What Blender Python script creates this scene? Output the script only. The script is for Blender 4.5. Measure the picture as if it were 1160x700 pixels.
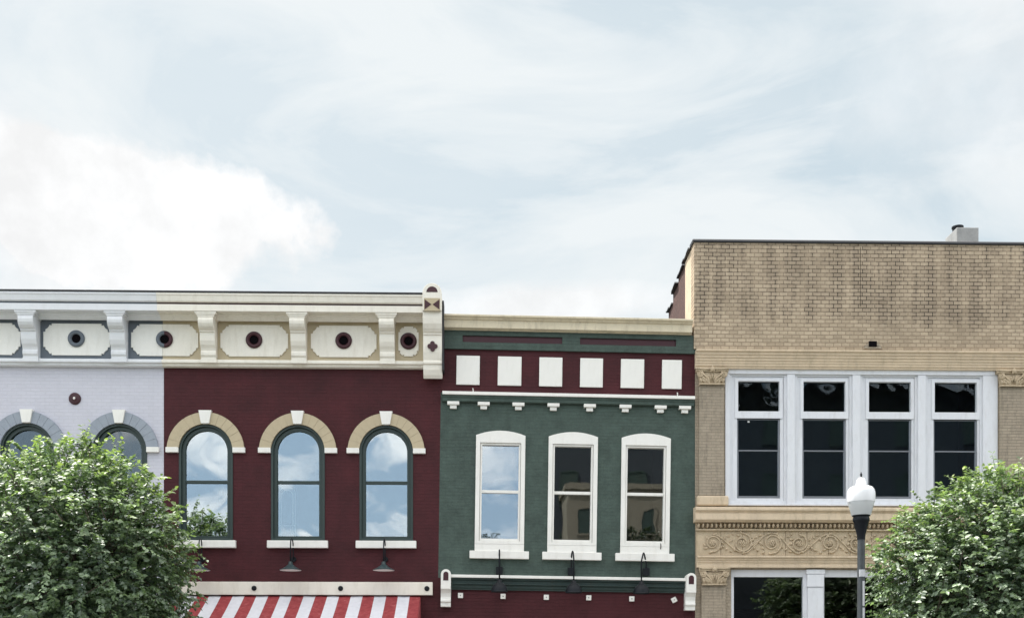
import bpy, bmesh, math, random
import numpy as np
from mathutils import Vector, Matrix
from mathutils.geometry import tessellate_polygon

for o in list(bpy.data.objects): bpy.data.objects.remove(o)
S = bpy.context.scene
C = S.collection
random.seed(7)
R = math.radians

# ------------------------------------------------------------------ camera
F, HZ, CY, EYE, YAW = 1300.0, 777.0, -26.0, 1.6, R(1.4)     # focal px, horizon row, position, eye height
cam = bpy.data.objects.new('camera', bpy.data.cameras.new('camera')); C.objects.link(cam)
cam.location = (0, CY, EYE); cam.rotation_euler = (R(90), 0, -YAW)
cam.data.sensor_width = 36; cam.data.lens = F / 1160 * 36
cam.data.shift_y = (HZ - 350) / 1160
cam.data.clip_end = 3000
S.camera = cam

# ------------------------------------------------------------------ light
SUN_EL, SUN_AZ = R(64), R(62)          # high sun behind the shop row, to the left: the street fronts stand in open shade
EXPOSURE = 1.45
S.view_settings.view_transform = 'Standard'; S.view_settings.look = 'None'
S.view_settings.exposure = EXPOSURE; S.view_settings.gamma = 1
S.view_settings.use_curve_mapping = False
sd = Vector((-math.sin(SUN_AZ) * math.cos(SUN_EL), math.cos(SUN_AZ) * math.cos(SUN_EL), math.sin(SUN_EL)))
sl = bpy.data.lights.new('sun', 'SUN'); sl.energy = 3.0; sl.angle = R(2); sl.color = (1, .965, .91)
sun = bpy.data.objects.new('sun', sl); C.objects.link(sun)
sun.rotation_euler = (-sd).to_track_quat('-Z', 'Y').to_euler(); sun.location = (0, -10, 40)

class NT:
    """tiny node-graph helper"""
    def __init__(s, tree): s.t = tree; tree.nodes.clear()
    def n(s, typ, ins=None, **props):
        nd = s.t.nodes.new(typ)
        for k, v in props.items(): setattr(nd, k, v)
        for k, v in (ins or {}).items():
            if isinstance(v, bpy.types.NodeSocket): s.t.links.new(v, nd.inputs[k])
            else: nd.inputs[k].default_value = v
        return nd
    def math(s, op, a, b=0.0, clamp=False):
        return s.n('ShaderNodeMath', {0: a, 1: b}, operation=op, use_clamp=clamp).outputs[0]
    def ramp(s, fac, stops, interp='LINEAR'):
        nd = s.n('ShaderNodeValToRGB', {0: fac}); cr = nd.color_ramp; cr.interpolation = interp
        while len(cr.elements) < len(stops): cr.elements.new(.5)
        for e, (p, c) in zip(cr.elements, stops):
            e.position = p; e.color = (c, c, c, 1) if isinstance(c, (int, float)) else (*c, 1)
        return nd.outputs[0]
    def mix(s, fac, a, b, blend='MIX'):
        nd = s.n('ShaderNodeMix', data_type='RGBA', blend_type=blend)
        for k, v in ((0, fac), (6, a), (7, b)):
            if isinstance(v, bpy.types.NodeSocket): s.t.links.new(v, nd.inputs[k])
            else: nd.inputs[k].default_value = v if k == 0 or len(v) == 4 else (*v, 1)
        return nd.outputs[2]

w = bpy.data.worlds.new('World'); S.world = w; w.use_nodes = True
g = NT(w.node_tree)
sky = g.n('ShaderNodeTexSky', sky_type='NISHITA', sun_disc=False, sun_elevation=SUN_EL,
          sun_rotation=math.atan2(sd.x, sd.y), air_density=1.0, dust_density=1.6, ozone_density=1.0)
tc = g.n('ShaderNodeTexCoord')
sep = g.n('ShaderNodeSeparateXYZ', {0: tc.outputs['Generated']})
dx, dy, dz = sep.outputs
# high thin cloud: streaks on a cloud sheet overhead
zc = g.math('ADD', g.math('MAXIMUM', dz, 0.0), 0.16)
px_, py_ = g.math('DIVIDE', dx, zc), g.math('DIVIDE', dy, zc)
cv = g.n('ShaderNodeCombineXYZ', {0: px_, 1: py_, 2: 0.0}).outputs[0]
mp = g.n('ShaderNodeMapping', {'Vector': cv, 'Rotation': (0, 0, R(38)), 'Scale': (0.42, 1.0, 1.0), 'Location': (3.1, 1.7, 0)}).outputs[0]
n1 = g.n('ShaderNodeTexNoise', {'Vector': mp, 'Scale': 1.05, 'Detail': 9.0, 'Roughness': .56, 'Distortion': .5}).outputs[0]
wisp = g.ramp(n1, [(.38, 0.0), (.52, .55), (.66, 1.0)])
# heap cloud low on the left
nd = g.n('ShaderNodeTexNoise', {'Vector': tc.outputs['Generated'], 'Scale': 10.5, 'Detail': 14.0, 'Roughness': .60}).outputs[0]
nn = g.math('SUBTRACT', nd, .5)
ell = lambda cx, cz, rx, rz: g.math('SQRT', g.math('ADD',
      g.math('POWER', g.math('DIVIDE', g.math('SUBTRACT', dx, cx), rx), 2.0),
      g.math('POWER', g.math('DIVIDE', g.math('SUBTRACT', dz, cz), rz), 2.0)))
def puff(cx, cz, rx, rz, edge, amp):
    d = g.math('ADD', ell(cx, cz, rx, rz), g.math('MULTIPLY', nn, amp))
    return g.ramp(d, [(1 - edge, 1.0), (1.0, 0.0)] if edge < 1 else [(0, 1.0), (1.0, 0)])
front = g.math('GREATER_THAN', dy, 0.0)
heap = g.math('MAXIMUM', puff(-.28, .362, .165, .052, .20, 1.6), g.math('MULTIPLY', puff(-.42, .345, .30, .085, .8, 1.6), .85))
low = puff(.06, .315, .13, .020, .5, 1.2)
veil = g.math('MULTIPLY', puff(.50, .46, .26, .14, .95, 1.4), .75)
heap = g.math('MULTIPLY', g.math('MAXIMUM', g.math('MAXIMUM', heap, g.math('MULTIPLY', low, .8)), veil), front)
haze_col = (3.22, 3.38, 3.45); heap_col = (3.80, 3.82, 3.84)
base = g.mix(.90, sky.outputs[0], (2.34, 2.68, 2.80))          # thin high veil over the whole sky
back = g.mix(.85, sky.outputs[0], (3.5, 4.5, 5.5))
base = g.mix(g.ramp(dy, [(0.35, 0.0), (.60, 1.0)]), back, base)
# diagonal mid-level streaks and broken cloud
sk = g.n('ShaderNodeMapping', {'Vector': tc.outputs['Generated'], 'Rotation': (0, R(24), 0), 'Scale': (1.5, 1.5, 5.2), 'Location': (.3, 0, .9)}).outputs[0]
n2 = g.n('ShaderNodeTexNoise', {'Vector': sk, 'Scale': 1.9, 'Detail': 10.0, 'Roughness': .58, 'Distortion': .7}).outputs[0]
n4 = g.n('ShaderNodeTexNoise', {'Vector': g.n('ShaderNodeMapping', {'Vector': tc.outputs['Generated'], 'Scale': (1, 1, 2.6), 'Location': (1.4, .2, .35)}).outputs[0], 'Scale': 5.5, 'Detail': 9.0, 'Roughness': .55}).outputs[0]
cover = g.math('MAXIMUM', g.math('MULTIPLY', wisp, .55), g.ramp(n2, [(.40, 0.0), (.50, .55), (.62, .95)]))
backc = g.ramp(n4, [(.44, 0.0), (.56, .75), (.68, 1.0)])
isfront = g.ramp(dy, [(0.0, 0.0), (.2, 1.0)])
cover = g.math('ADD', g.math('MULTIPLY', cover, isfront), g.math('MULTIPLY', backc, g.math('SUBTRACT', 1.0, isfront)))
c1 = g.mix(cover, base, g.mix(isfront, (10.0, 9.7, 9.4), haze_col))
c1 = g.mix(g.ramp(dz, [(.58, 0.0), (.80, 1.0)]), c1, (9.6, 9.4, 9.2))     # brighter veil overhead, round the sun
shade = g.ramp(g.n('ShaderNodeTexNoise', {'Vector': tc.outputs['Generated'], 'Scale': 16.0, 'Detail': 9.0, 'Roughness': .6}).outputs[0], [(.36, .87), (.62, 1.0)])
c2 = g.mix(heap, c1, g.mix(1.0, heap_col, shade, 'MULTIPLY'))
bg = g.n('ShaderNodeBackground', {'Color': c2, 'Strength': .10})
g.n('ShaderNodeOutputWorld', {'Surface': bg.outputs[0]})

# ------------------------------------------------------------------ measuring
def P(px, py, Y=0.0):
    """world point on the plane y=Y whose picture position is (px, py)"""
    u, v = (px - 580) / F, (HZ - py) / F
    d = (u * math.cos(YAW) + math.sin(YAW), math.cos(YAW) - u * math.sin(YAW), v)
    t = (Y - CY) / d[1]
    return Vector((d[0] * t, Y, EYE + d[2] * t))
def X(px, Y=0.0): return P(px, 500, Y).x

# ------------------------------------------------------------------ mesh builder
class MB:
    def __init__(s): s.v = []; s.f = []
    def add(s, vs, fs):
        b = len(s.v); s.v += [tuple(v) for v in vs]; s.f += [tuple(b + i for i in f) for f in fs]; return s
    def box(s, x0, x1, y0, y1, z0, z1):
        vs = [(x, y, z) for z in (z0, z1) for y in (y0, y1) for x in (x0, x1)]
        return s.add(vs, [(0, 1, 3, 2), (4, 6, 7, 5), (0, 4, 5, 1), (2, 3, 7, 6), (0, 2, 6, 4), (1, 5, 7, 3)])
    def prism(s, poly, a, b, axis='y'):
        """poly of pairs extruded along axis: y -> (x,z), x -> (y,z), z -> (x,y)"""
        n = len(poly)
        pt = {'y': lambda p, t: (p[0], t, p[1]), 'x': lambda p, t: (t, p[0], p[1]), 'z': lambda p, t: (p[0], p[1], t)}[axis]
        vs = [pt(p, a) for p in poly] + [pt(p, b) for p in poly]
        fs = [tuple(range(n)), tuple(range(2 * n - 1, n - 1, -1))] + [(i, (i + 1) % n, n + (i + 1) % n, n + i) for i in range(n)]
        return s.add(vs, fs)
    def holed(s, outer, holes, y0, y1):
        """wall panel in the x-z plane with openings, thickness y0..y1"""
        loops = [outer] + list(holes)
        flat = [p for l in loops for p in l]; n = len(flat)
        tris = tessellate_polygon([[Vector((p[0], p[1], 0)) for p in l] for l in loops])
        vs = [(p[0], y0, p[1]) for p in flat] + [(p[0], y1, p[1]) for p in flat]
        fs = [tuple(t) for t in tris] + [tuple(n + i for i in reversed(t)) for t in tris]
        b = 0
        for l in loops:
            m = len(l)
            fs += [(b + i, b + (i + 1) % m, n + b + (i + 1) % m, n + b + i) for i in range(m)]; b += m
        return s.add(vs, fs)
    def tube(s, pts, r, n=8, cap=True):
        pts = [Vector(p) for p in pts]; m = len(pts)
        rs = r if isinstance(r, (list, tuple)) else [r] * m
        prev = None; rings = []
        for i, p in enumerate(pts):
            t = (pts[min(i + 1, m - 1)] - pts[max(i - 1, 0)]).normalized()
            if prev is None:
                up = Vector((0, 1, 0)) if abs(t.y) < .9 else Vector((0, 0, 1)); a = t.cross(up).normalized()
            else: a = (prev - t * prev.dot(t)).normalized()
            prev = a; b = t.cross(a)
            rings.append([p + (a * math.cos(2 * math.pi * k / n) + b * math.sin(2 * math.pi * k / n)) * rs[i] for k in range(n)])
        vs = [q for rg in rings for q in rg]
        fs = [(i * n + k, i * n + (k + 1) % n, (i + 1) * n + (k + 1) % n, (i + 1) * n + k) for i in range(m - 1) for k in range(n)]
        if cap: fs += [tuple(range(n)), tuple(range((m - 1) * n, m * n))]
        return s.add(vs, fs)
    def lathe(s, prof, c=(0, 0, 0), n=24, axis='z', a0=0.0, a1=2 * math.pi):
        full = abs(a1 - a0 - 2 * math.pi) < 1e-6; k = n if full else n + 1
        vs = []
        for r, h in prof:
            for j in range(k):
                a = a0 + (a1 - a0) * j / n
                if axis == 'z': vs.append((c[0] + r * math.cos(a), c[1] + r * math.sin(a), c[2] + h))
                else: vs.append((c[0] + r * math.cos(a), c[1] + h, c[2] + r * math.sin(a)))
        fs = []
        for i in range(len(prof) - 1):
            for j in range(n if full else n):
                j2 = (j + 1) % k
                fs.append((i * k + j, i * k + j2, (i + 1) * k + j2, (i + 1) * k + j))
        return s.add(vs, fs)
    def blob(s, c, r, nu=8, nv=5, rot=0.0):
        vs = []; fs = []
        cr, sr = math.cos(rot), math.sin(rot)
        for i in range(nv + 1):
            th = math.pi * i / nv
            for j in range(nu):
                ph = 2 * math.pi * j / nu
                x, y, z = r[0] * math.sin(th) * math.cos(ph), r[1] * math.sin(th) * math.sin(ph), r[2] * math.cos(th)
                vs.append((c[0] + x * cr - z * sr, c[1] + y, c[2] + x * sr + z * cr))
        for i in range(nv):
            for j in range(nu): fs.append((i * nu + j, i * nu + (j + 1) % nu, (i + 1) * nu + (j + 1) % nu, (i + 1) * nu + j))
        return s.add(vs, fs)

ORG = {}
def build(name, mb, mat, parent=None, smooth=False, bevel=0.0, label=None):
    vs = np.array(mb.v, dtype=float)
    c = (vs.min(0) + vs.max(0)) / 2; c[2] = vs[:, 2].min()
    me = bpy.data.meshes.new(name); me.from_pydata([tuple(v) for v in vs - c], [], mb.f)
    bm = bmesh.new(); bm.from_mesh(me)
    bmesh.ops.remove_doubles(bm, verts=bm.verts, dist=1e-5)
    bmesh.ops.dissolve_degenerate(bm, edges=bm.edges, dist=1e-6)
    bmesh.ops.recalc_face_normals(bm, faces=bm.faces)
    bm.to_mesh(me); bm.free()
    if smooth:
        me.polygons.foreach_set('use_smooth', [True] * len(me.polygons))
    o = bpy.data.objects.new(name, me); C.objects.link(o); me.materials.append(mat)
    ORG[o.name] = Vector(c)
    if parent is not None:
        o.parent = parent; o.location = Vector(c) - ORG[parent.name]
    else: o.location = c
    if bevel:
        b = o.modifiers.new('bevel', 'BEVEL'); b.width = bevel; b.segments = 2; b.limit_method = 'ANGLE'; b.angle_limit = R(40)
    if label: o['label'] = label
    return o
def thing(name, label, cat, loc, group=None):
    o = bpy.data.objects.new(name, None); C.objects.link(o); o.location = loc
    o.empty_display_size = .3; ORG[o.name] = Vector(loc)
    o['label'] = label; o['category'] = cat
    if group: o['group'] = group
    return o
def tag(o, label, cat, group=None):
    o['label'] = label; o['category'] = cat
    if group: o['group'] = group
    return o
def struct(o): o['kind'] = 'structure'; return o

# ------------------------------------------------------------------ materials
def srgb(r, g_, b):
    f = lambda c: (c / 255 / 12.92) if c <= 10 else ((c / 255 + .055) / 1.055) ** 2.4
    return (f(r), f(g_), f(b))
MATS = {}
def paint(name, col, rough=.6, var=.12, nscale=3.0, bump=.15, bscale=60, brick=None, brickbump=.5, grime=0.0,
          grime_col=(.05, .045, .04), spec=.4, metallic=0.0, axis='x', chips=0.0, chip_col=(.3, .27, .22)):
    m = bpy.data.materials.new(name); m.use_nodes = True; g = NT(m.node_tree)
    tc = g.n('ShaderNodeTexCoord').outputs['Object']
    a = g.n('ShaderNodeTexNoise', {'Vector': tc, 'Scale': nscale, 'Detail': 8.0, 'Roughness': .65}).outputs[0]
    b = g.n('ShaderNodeTexNoise', {'Vector': tc, 'Scale': bscale, 'Detail': 4.0, 'Roughness': .7}).outputs[0]
    k = g.math('ADD', g.math('MULTIPLY', a, .65), g.math('MULTIPLY', b, .35))
    lo = tuple(c * (1 - var) for c in col); hi = tuple(min(1, c * (1 + var)) for c in col)
    c = g.ramp(k, [(.3, lo), (.7, hi)])
    h = b
    if brick:
        sp = g.n('ShaderNodeSeparateXYZ', {0: tc}).outputs
        vec = g.n('ShaderNodeCombineXYZ', {0: sp[0] if axis == 'x' else sp[1], 1: sp[2], 2: 0.0}).outputs[0]
        wob = g.n('ShaderNodeTexNoise', {'Vector': tc, 'Scale': 5.0, 'Detail': 3.0}).outputs[1]
        vec = g.n('ShaderNodeVectorMath', {0: vec, 1: g.n('ShaderNodeVectorMath', {0: wob, 3: .012}, operation='SCALE').outputs[0]}, operation='ADD').outputs[0]
        bt = g.n('ShaderNodeTexBrick', {'Vector': vec, 'Scale': 1.0, 'Mortar Size': .007, 'Mortar Smooth': .3, 'Bias': 0.0,
                 'Brick Width': brick[0], 'Row Height': brick[1], 'Color1': (1, 1, 1, 1), 'Color2': (.86, .86, .86, 1), 'Mortar': (.62, .62, .62, 1)},
                 offset=.5, offset_frequency=2, squash=1.0)
        c = g.mix(brick[2] if len(brick) > 2 else .5, c, bt.outputs[0], 'MULTIPLY')
        h = g.math('SUBTRACT', g.math('MULTIPLY', b, .35), g.math('MULTIPLY', bt.outputs[1], brickbump * 2))
    if grime:
        gv = g.n('ShaderNodeMapping', {'Vector': tc, 'Scale': (3.0, 3.0, .7)}).outputs[0]
        gn = g.n('ShaderNodeTexNoise', {'Vector': gv, 'Scale': 2.2, 'Detail': 10.0, 'Roughness': .7}).outputs[0]
        c = g.mix(g.math('MULTIPLY', g.ramp(gn, [(.50, 0.0), (.74, 1.0)]), grime), c, grime_col)
    if chips:
        cn = g.n('ShaderNodeTexNoise', {'Vector': tc, 'Scale': 14.0, 'Detail': 8.0, 'Roughness': .75}).outputs[0]
        c = g.mix(g.math('MULTIPLY', g.ramp(cn, [(.64, 0.0), (.68, 1.0)]), chips), c, chip_col)
    bp = g.n('ShaderNodeBump', {'Height': h, 'Strength': bump, 'Distance': .02})
    rr = g.math('ADD', g.math('MULTIPLY', a, .25), rough - .12, clamp=True)
    p = g.n('ShaderNodeBsdfPrincipled', {'Base Color': c, 'Roughness': rr, 'Normal': bp.outputs[0], 'Specular IOR Level': spec, 'Metallic': metallic})
    g.n('ShaderNodeOutputMaterial', {'Surface': p.outputs[0]})
    MATS[name] = m; return m
def glass(name, refl, tint=(1, 1, 1), wav=.05, wscale=1.3, through=(.8, .85, .85)):
    m = bpy.data.materials.new(name); m.use_nodes = True; g = NT(m.node_tree)
    tc = g.n('ShaderNodeNewGeometry').outputs['Position']      # every pane gets its own ripple
    a = g.n('ShaderNodeTexNoise', {'Vector': tc, 'Scale': wscale, 'Detail': 2.0, 'Distortion': .6}).outputs[0]
    bp = g.n('ShaderNodeBump', {'Height': a, 'Strength': wav, 'Distance': .1})
    gl = g.n('ShaderNodeBsdfGlossy', {'Color': (*tint, 1), 'Roughness': .015, 'Normal': bp.outputs[0]})
    tr = g.n('ShaderNodeBsdfTransparent', {'Color': (*through, 1)})
    fr = g.n('ShaderNodeFresnel', {'IOR': 1.45, 'Normal': bp.outputs[0]}).outputs[0]
    fac = g.math('ADD', g.math('MULTIPLY', fr, .8), refl, clamp=True)
    mx = g.n('ShaderNodeMixShader', {0: fac, 1: tr.outputs[0], 2: gl.outputs[0]})
    g.n('ShaderNodeOutputMaterial', {'Surface': mx.outputs[0]})
    return m

BR = (.21, .078)
M_red   = paint('maroon painted brick', (.058, .0135, .0165), .66, .42, 1.6, .6, 45, (*BR, .22), .4, .25, (.030, .009, .012), spec=.22, chips=.10, chip_col=(.12, .06, .06))
M_green = paint('green painted brick', (.058, .084, .071), .66, .36, 4.0, .9, 30, (*BR, .06), .12, .22, (.022, .034, .031), spec=.25, chips=.25, chip_col=(.09, .12, .10))
M_lav   = paint('lavender painted brick', (.54, .535, .595), .6, .05, 1.4, .40, 60, (*BR, .22), .5, .12, (.30, .29, .33))
M_cream = paint('cream trim paint', (.75, .71, .625), .5, .07, 2.2, .14, 40, None, .5, .30, (.42, .36, .26), chips=.22, chip_col=(.45, .40, .31))
M_white = paint('white trim paint', (.76, .745, .70), .5, .06, 2.0, .12, 50, None, .5, .22, (.45, .41, .34), chips=.20, chip_col=(.48, .46, .40))
M_cool  = paint('pale grey white trim paint', (.66, .67, .69), .5, .06, 2.2, .10, 40, None, .5, .16, (.38, .37, .35))
M_beige = paint('beige trim paint', (.45, .375, .25), .6, .10, 2.5, .15, 50, None, .5, .20, (.26, .2, .13))
M_slate = paint('slate blue grey paint', (.115, .135, .16), .6, .10, 2.5, .15, 50)
M_arch  = paint('blue grey arch stone paint', (.27, .30, .345), .65, .14, 5, .3, 50)
M_maroon = paint('dark maroon trim paint', (.045, .010, .015), .5, .15, 4, .1, 50)
M_dgreen = paint('dark green frame paint', (.022, .038, .034), .4, .15, 4, .08, 50)
M_moss  = paint('faded dark green board paint', (.024, .044, .040), .6, .3, 5, .3, 40, None, .5, .4, (.06, .055, .045))
M_flash = paint('tarred roof edge', (.018, .019, .022), .5, .3, 6, .4, 40, chips=.5, chip_col=(.14, .14, .15))
M_dark  = paint('dark opening', (.005, .004, .005), .9, .1, spec=.05)
M_olive = paint('weathered cream board', (.62, .545, .40), .6, .12, 2.5, .25, 60, None, .5, .55, (.25, .20, .13), chips=.6, chip_col=(.10, .085, .06))
M_stone = paint('buff carved stone', (.50, .40, .275), .75, .18, 4.0, .6, 40, None, .5, .6, (.20, .15, .09))
M_stone2 = paint('pale buff stone', (.59, .475, .34), .75, .14, 3.0, .4, 45, None, .5, .5, (.27, .21, .13))
M_pil   = paint('grey buff brick', (.34, .285, .215), .8, .18, 2.5, .6, 50, (.21, .068, .7), .9, .6, (.10, .085, .065))
M_wwin  = paint('weathered white window paint', (.66, .67, .70), .5, .06, 3.0, .12, 50, None, .5, .28, (.36, .34, .31), chips=.25, chip_col=(.4, .38, .35))
M_alu   = paint('grey aluminium sash', (.20, .21, .23), .35, .1, 3, .05, 50, metallic=.3)
M_conc  = paint('grey concrete', (.30, .30, .295), .8, .2, 5, .5, 40, None, .5, .3)
M_redbr = paint('old red brick', (.10, .052, .043), .9, .4, 6, 1.0, 25, (.21, .072, .8), 1.0, .5, (.05, .035, .03), axis='y')
M_black = paint('black metal', (.008, .010, .013), .5, .2, 6, .08, 50, spec=.2)
M_teal  = paint('dark teal enamel', (.012, .030, .034), .35, .15, 6, .05, 50)
M_lining = paint('white enamel lining', (.7, .7, .68), .4, .05)
M_post  = paint('weathered grey green post', (.060, .068, .072), .45, .3, 8, .15, 60, None, .5, .4, (.03, .03, .03), metallic=.2, chips=.5, chip_col=(.16, .15, .14))
M_sticker = paint('pale paper sticker', (.50, .51, .52), .6, .2, 20, .05)
M_awnr  = paint('red awning canvas', (.30, .052, .058), .8, .14, 3, .25, 200, None, .5, .2, (.36, .12, .12))
M_awnw  = paint('white awning canvas', (.66, .66, .71), .8, .05, 3, .25, 200, None, .5, .15, (.45, .44, .45))
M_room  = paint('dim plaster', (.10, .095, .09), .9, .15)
M_roof  = paint('dark roofing', (.04, .04, .042), .9, .2)
M_bark  = paint('grey brown bark', (.085, .065, .05), .9, .35, 12, .9, 40)
M_asph  = paint('asphalt', (.05, .05, .052), .85, .15, 3, .4, 120)
M_pave  = paint('concrete pavement', (.28, .27, .255), .85, .12, 2, .3, 60, None, .5, .2)
M_kerb  = paint('kerb stone', (.30, .295, .28), .85, .12, 2, .3, 60)
M_line  = paint('worn yellow road paint', (.45, .33, .06), .7, .15, 6, .1, 80)
M_grass = paint('dry grass', (.06, .09, .03), .95, .3, 2, .6, 40)
M_obrick = paint('dark slate brick', (.034, .043, .056), .85, .2, 2, .5, 40, (.21, .075, .5), .6)
M_obeige = paint('beige render', (.20, .18, .145), .85, .1, 1, .2, 40)
G_red   = glass('sky reflecting glass', .235, (.90, .96, 1.0), .045, .9)
G_lav   = glass('dark dusty glass', .06, wav=.06)
G_green = glass('old window glass', .21, (.88, .94, 1.0), .03, .9)
G_old   = glass('wavy old glass', .20, (.95, .95, .93), .016, .8)
G_tan   = glass('dark single glazing', .07, (.75, .87, 1.0), wav=.02, wscale=.9)
G_trans = glass('rippled transom glass', .0, (.55, .62, .68), wav=.14, wscale=.8)
G_store = glass('shop window glass', .03, wav=.04)

# tan face brick with soot stain near the parapet (its own material: a stain mask that sits on the wall)
def face_brick():
    m = bpy.data.materials.new('buff face brick'); m.use_nodes = True; g = NT(m.node_tree)
    tc = g.n('ShaderNodeTexCoord').outputs['Object']
    sp = g.n('ShaderNodeSeparateXYZ', {0: tc}).outputs
    vec = g.n('ShaderNodeCombineXYZ', {0: sp[0], 1: sp[2], 2: 0.0}).outputs[0]
    wob = g.n('ShaderNodeTexNoise', {'Vector': tc, 'Scale': 2.2, 'Detail': 2.0}).outputs[1]
    vec = g.n('ShaderNodeVectorMath', {0: vec, 1: g.n('ShaderNodeVectorMath', {0: wob, 3: .03}, operation='SCALE').outputs[0]}, operation='ADD').outputs[0]
    bt = g.n('ShaderNodeTexBrick', {'Vector': vec, 'Scale': 1.0, 'Mortar Size': .0085, 'Mortar Smooth': .4, 'Bias': -.1,
             'Brick Width': .19, 'Row Height': .088, 'Color1': (.475, .382, .275, 1), 'Color2': (.36, .286, .203, 1), 'Mortar': (.0, .0, .0, 1)}, offset=.5)
    big = g.n('ShaderNodeTexNoise', {'Vector': tc, 'Scale': .75, 'Detail': 6.0, 'Roughness': .6}).outputs[0]
    fine = g.n('ShaderNodeTexNoise', {'Vector': tc, 'Scale': 26.0, 'Detail': 5.0, 'Roughness': .7}).outputs[0]
    # soot: patches, stronger high on the parapet
    st = g.n('ShaderNodeTexNoise', {'Vector': g.n('ShaderNodeMapping', {'Vector': tc, 'Scale': (1.3, 1, .75), 'Location': (4.2, 0, 0)}).outputs[0],
             'Scale': 1.7, 'Detail': 10.0, 'Roughness': .70}).outputs[0]
    hi = g.ramp(sp[2], [(.0, 0.0), (1.0, 1.0)])
    hgt = g.n('ShaderNodeMapRange', {'Value': sp[2], 'From Min': 8.7, 'From Max': 10.15, 'To Min': -.20, 'To Max': .005}).outputs[0]
    run = g.n('ShaderNodeTexNoise', {'Vector': g.n('ShaderNodeMapping', {'Vector': tc, 'Scale': (2.6, 1, .35)}).outputs[0], 'Scale': 1.6, 'Detail': 8.0, 'Roughness': .7}).outputs[0]
    edge = g.n('ShaderNodeMapRange', {'Value': sp[2], 'From Min': 9.15, 'From Max': 10.05, 'To Min': -.30, 'To Max': .13}).outputs[0]
    grit = g.math('MULTIPLY', g.math('SUBTRACT', fine, .5), .35)
    st = g.math('ADD', st, grit); run = g.math('ADD', run, grit)
    soot = g.math('MAXIMUM', g.ramp(g.math('ADD', st, hgt), [(.52, 0.0), (.66, .8)]), g.ramp(g.math('ADD', run, edge), [(.54, 0.0), (.70, 1.0)]))
    mort = g.mix(soot, (.285, .222, .152), (.030, .024, .020))
    br = g.mix(1.0, bt.outputs[0], g.ramp(big, [(.3, .84), (.7, 1.1)]), 'MULTIPLY')
    br = g.mix(1.0, br, g.ramp(fine, [(.3, .85), (.7, 1.12)]), 'MULTIPLY')
    br = g.mix(g.math('MULTIPLY', soot, .36), br, (.15, .115, .085))
    c = g.mix(bt.outputs[1], br, mort)
    h = g.math('SUBTRACT', g.math('MULTIPLY', fine, .3), bt.outputs[1])
    bp = g.n('ShaderNodeBump', {'Height': h, 'Strength': .7, 'Distance': .02})
    p = g.n('ShaderNodeBsdfPrincipled', {'Base Color': c, 'Roughness': .85, 'Normal': bp.outputs[0], 'Specular IOR Level': .25})
    g.n('ShaderNodeOutputMaterial', {'Surface': p.outputs[0]})
    return m
M_face = face_brick()

def globe_mat(name, col, through):
    m = bpy.data.materials.new(name); m.use_nodes = True; g = NT(m.node_tree)
    p = g.n('ShaderNodeBsdfPrincipled', {'Base Color': (*col, 1), 'Roughness': .22, 'Specular IOR Level': .6, 'Subsurface Weight': .2, 'Subsurface Radius': (.05, .05, .05)})
    t = g.n('ShaderNodeBsdfTranslucent', {'Color': (*col, 1)})
    mx = g.n('ShaderNodeMixShader', {0: through, 1: p.outputs[0], 2: t.outputs[0]})
    g.n('ShaderNodeOutputMaterial', {'Surface': mx.outputs[0]}); return m
M_globe = globe_mat('white acrylic', (.86, .87, .88), .25)
M_globe2 = globe_mat('frosted ribbed acrylic', (.60, .62, .62), .35)

# ------------------------------------------------------------------ ground
def sheet(name, x0, x1, y0, y1, z, mat, th=.02):
    return struct(build(name, MB().box(x0, x1, y0, y1, z - th, z), mat))
sheet('ground', -900, 900, -900, 900, -.13, M_grass, .5)
sheet('road', -300, 300, -28.5, -7.0, -.02, M_asph, .09)
sheet('pavement', -300, 300, -6.8, 0.3, .10, M_pave, .2)
sheet('pavement', -300, 300, -41, -28.7, .10, M_pave, .2)
sheet('kerb', -300, 300, -7.0, -6.8, .115, M_kerb, .2)
sheet('kerb', -300, 300, -28.7, -28.5, .115, M_kerb, .2)
for i, yy in enumerate((-17.55, -17.95)): sheet('road_line', -300, 300, yy - .06, yy + .06, -.015, M_line, .004)

# ------------------------------------------------------------------ shared building shell
def shell(root, x0, x1, depth, top, mat, floor_z=4.45, roof_z=None, sides=True):
    """side and back walls, roof and inner floor behind a front wall"""
    rz = roof_z or top - .5
    m = MB().box(x0, x0 + .25, .3, depth, 0, top).box(x1 - .25, x1, .3, depth, 0, top).box(x0 + .25, x1 - .25, depth - .25, depth, 0, top)
    build('side_wall', m, mat, root)
    build('roof', MB().box(x0 + .26, x1 - .26, .31, depth - .26, rz - .2, rz), M_roof, root)
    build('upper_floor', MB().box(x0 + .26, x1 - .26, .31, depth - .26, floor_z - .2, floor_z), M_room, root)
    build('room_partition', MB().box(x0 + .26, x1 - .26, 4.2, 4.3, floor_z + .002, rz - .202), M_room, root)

def arch(cx, hw, zb, zs, n=24):
    """closed loop: round-headed opening, half width hw, foot zb, springing zs"""
    return [(cx - hw, zb), (cx + hw, zb)] + [(cx + hw * math.cos(math.pi * i / n), zs + hw * math.sin(math.pi * i / n)) for i in range(n + 1)]
def rect(x0, x1, z0, z1): return [(x0, z0), (x1, z0), (x1, z1), (x0, z1)]
def storefront(root, x0, x1, z1, frame, pane_mat):
    """ground-floor shop window of two lights and a door between posts"""
    n = 3; wd = (x1 - x0) / n
    for i in range(n):
        a, b = x0 + wd * i + .004, x0 + wd * (i + 1) - .004
        door = i == 1; zb = .12 if door else .55
        o = build('shop_door' if door else 'shop_window', MB().holed(rect(a, b, .10, z1), [rect(a + .09, b - .09, zb + .1, z1 - .1)], .10, .2), frame, root)
        build('pane', MB().box(a + .09, b - .09, .15, .158, zb + .1, z1 - .1), pane_mat, o)

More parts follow.
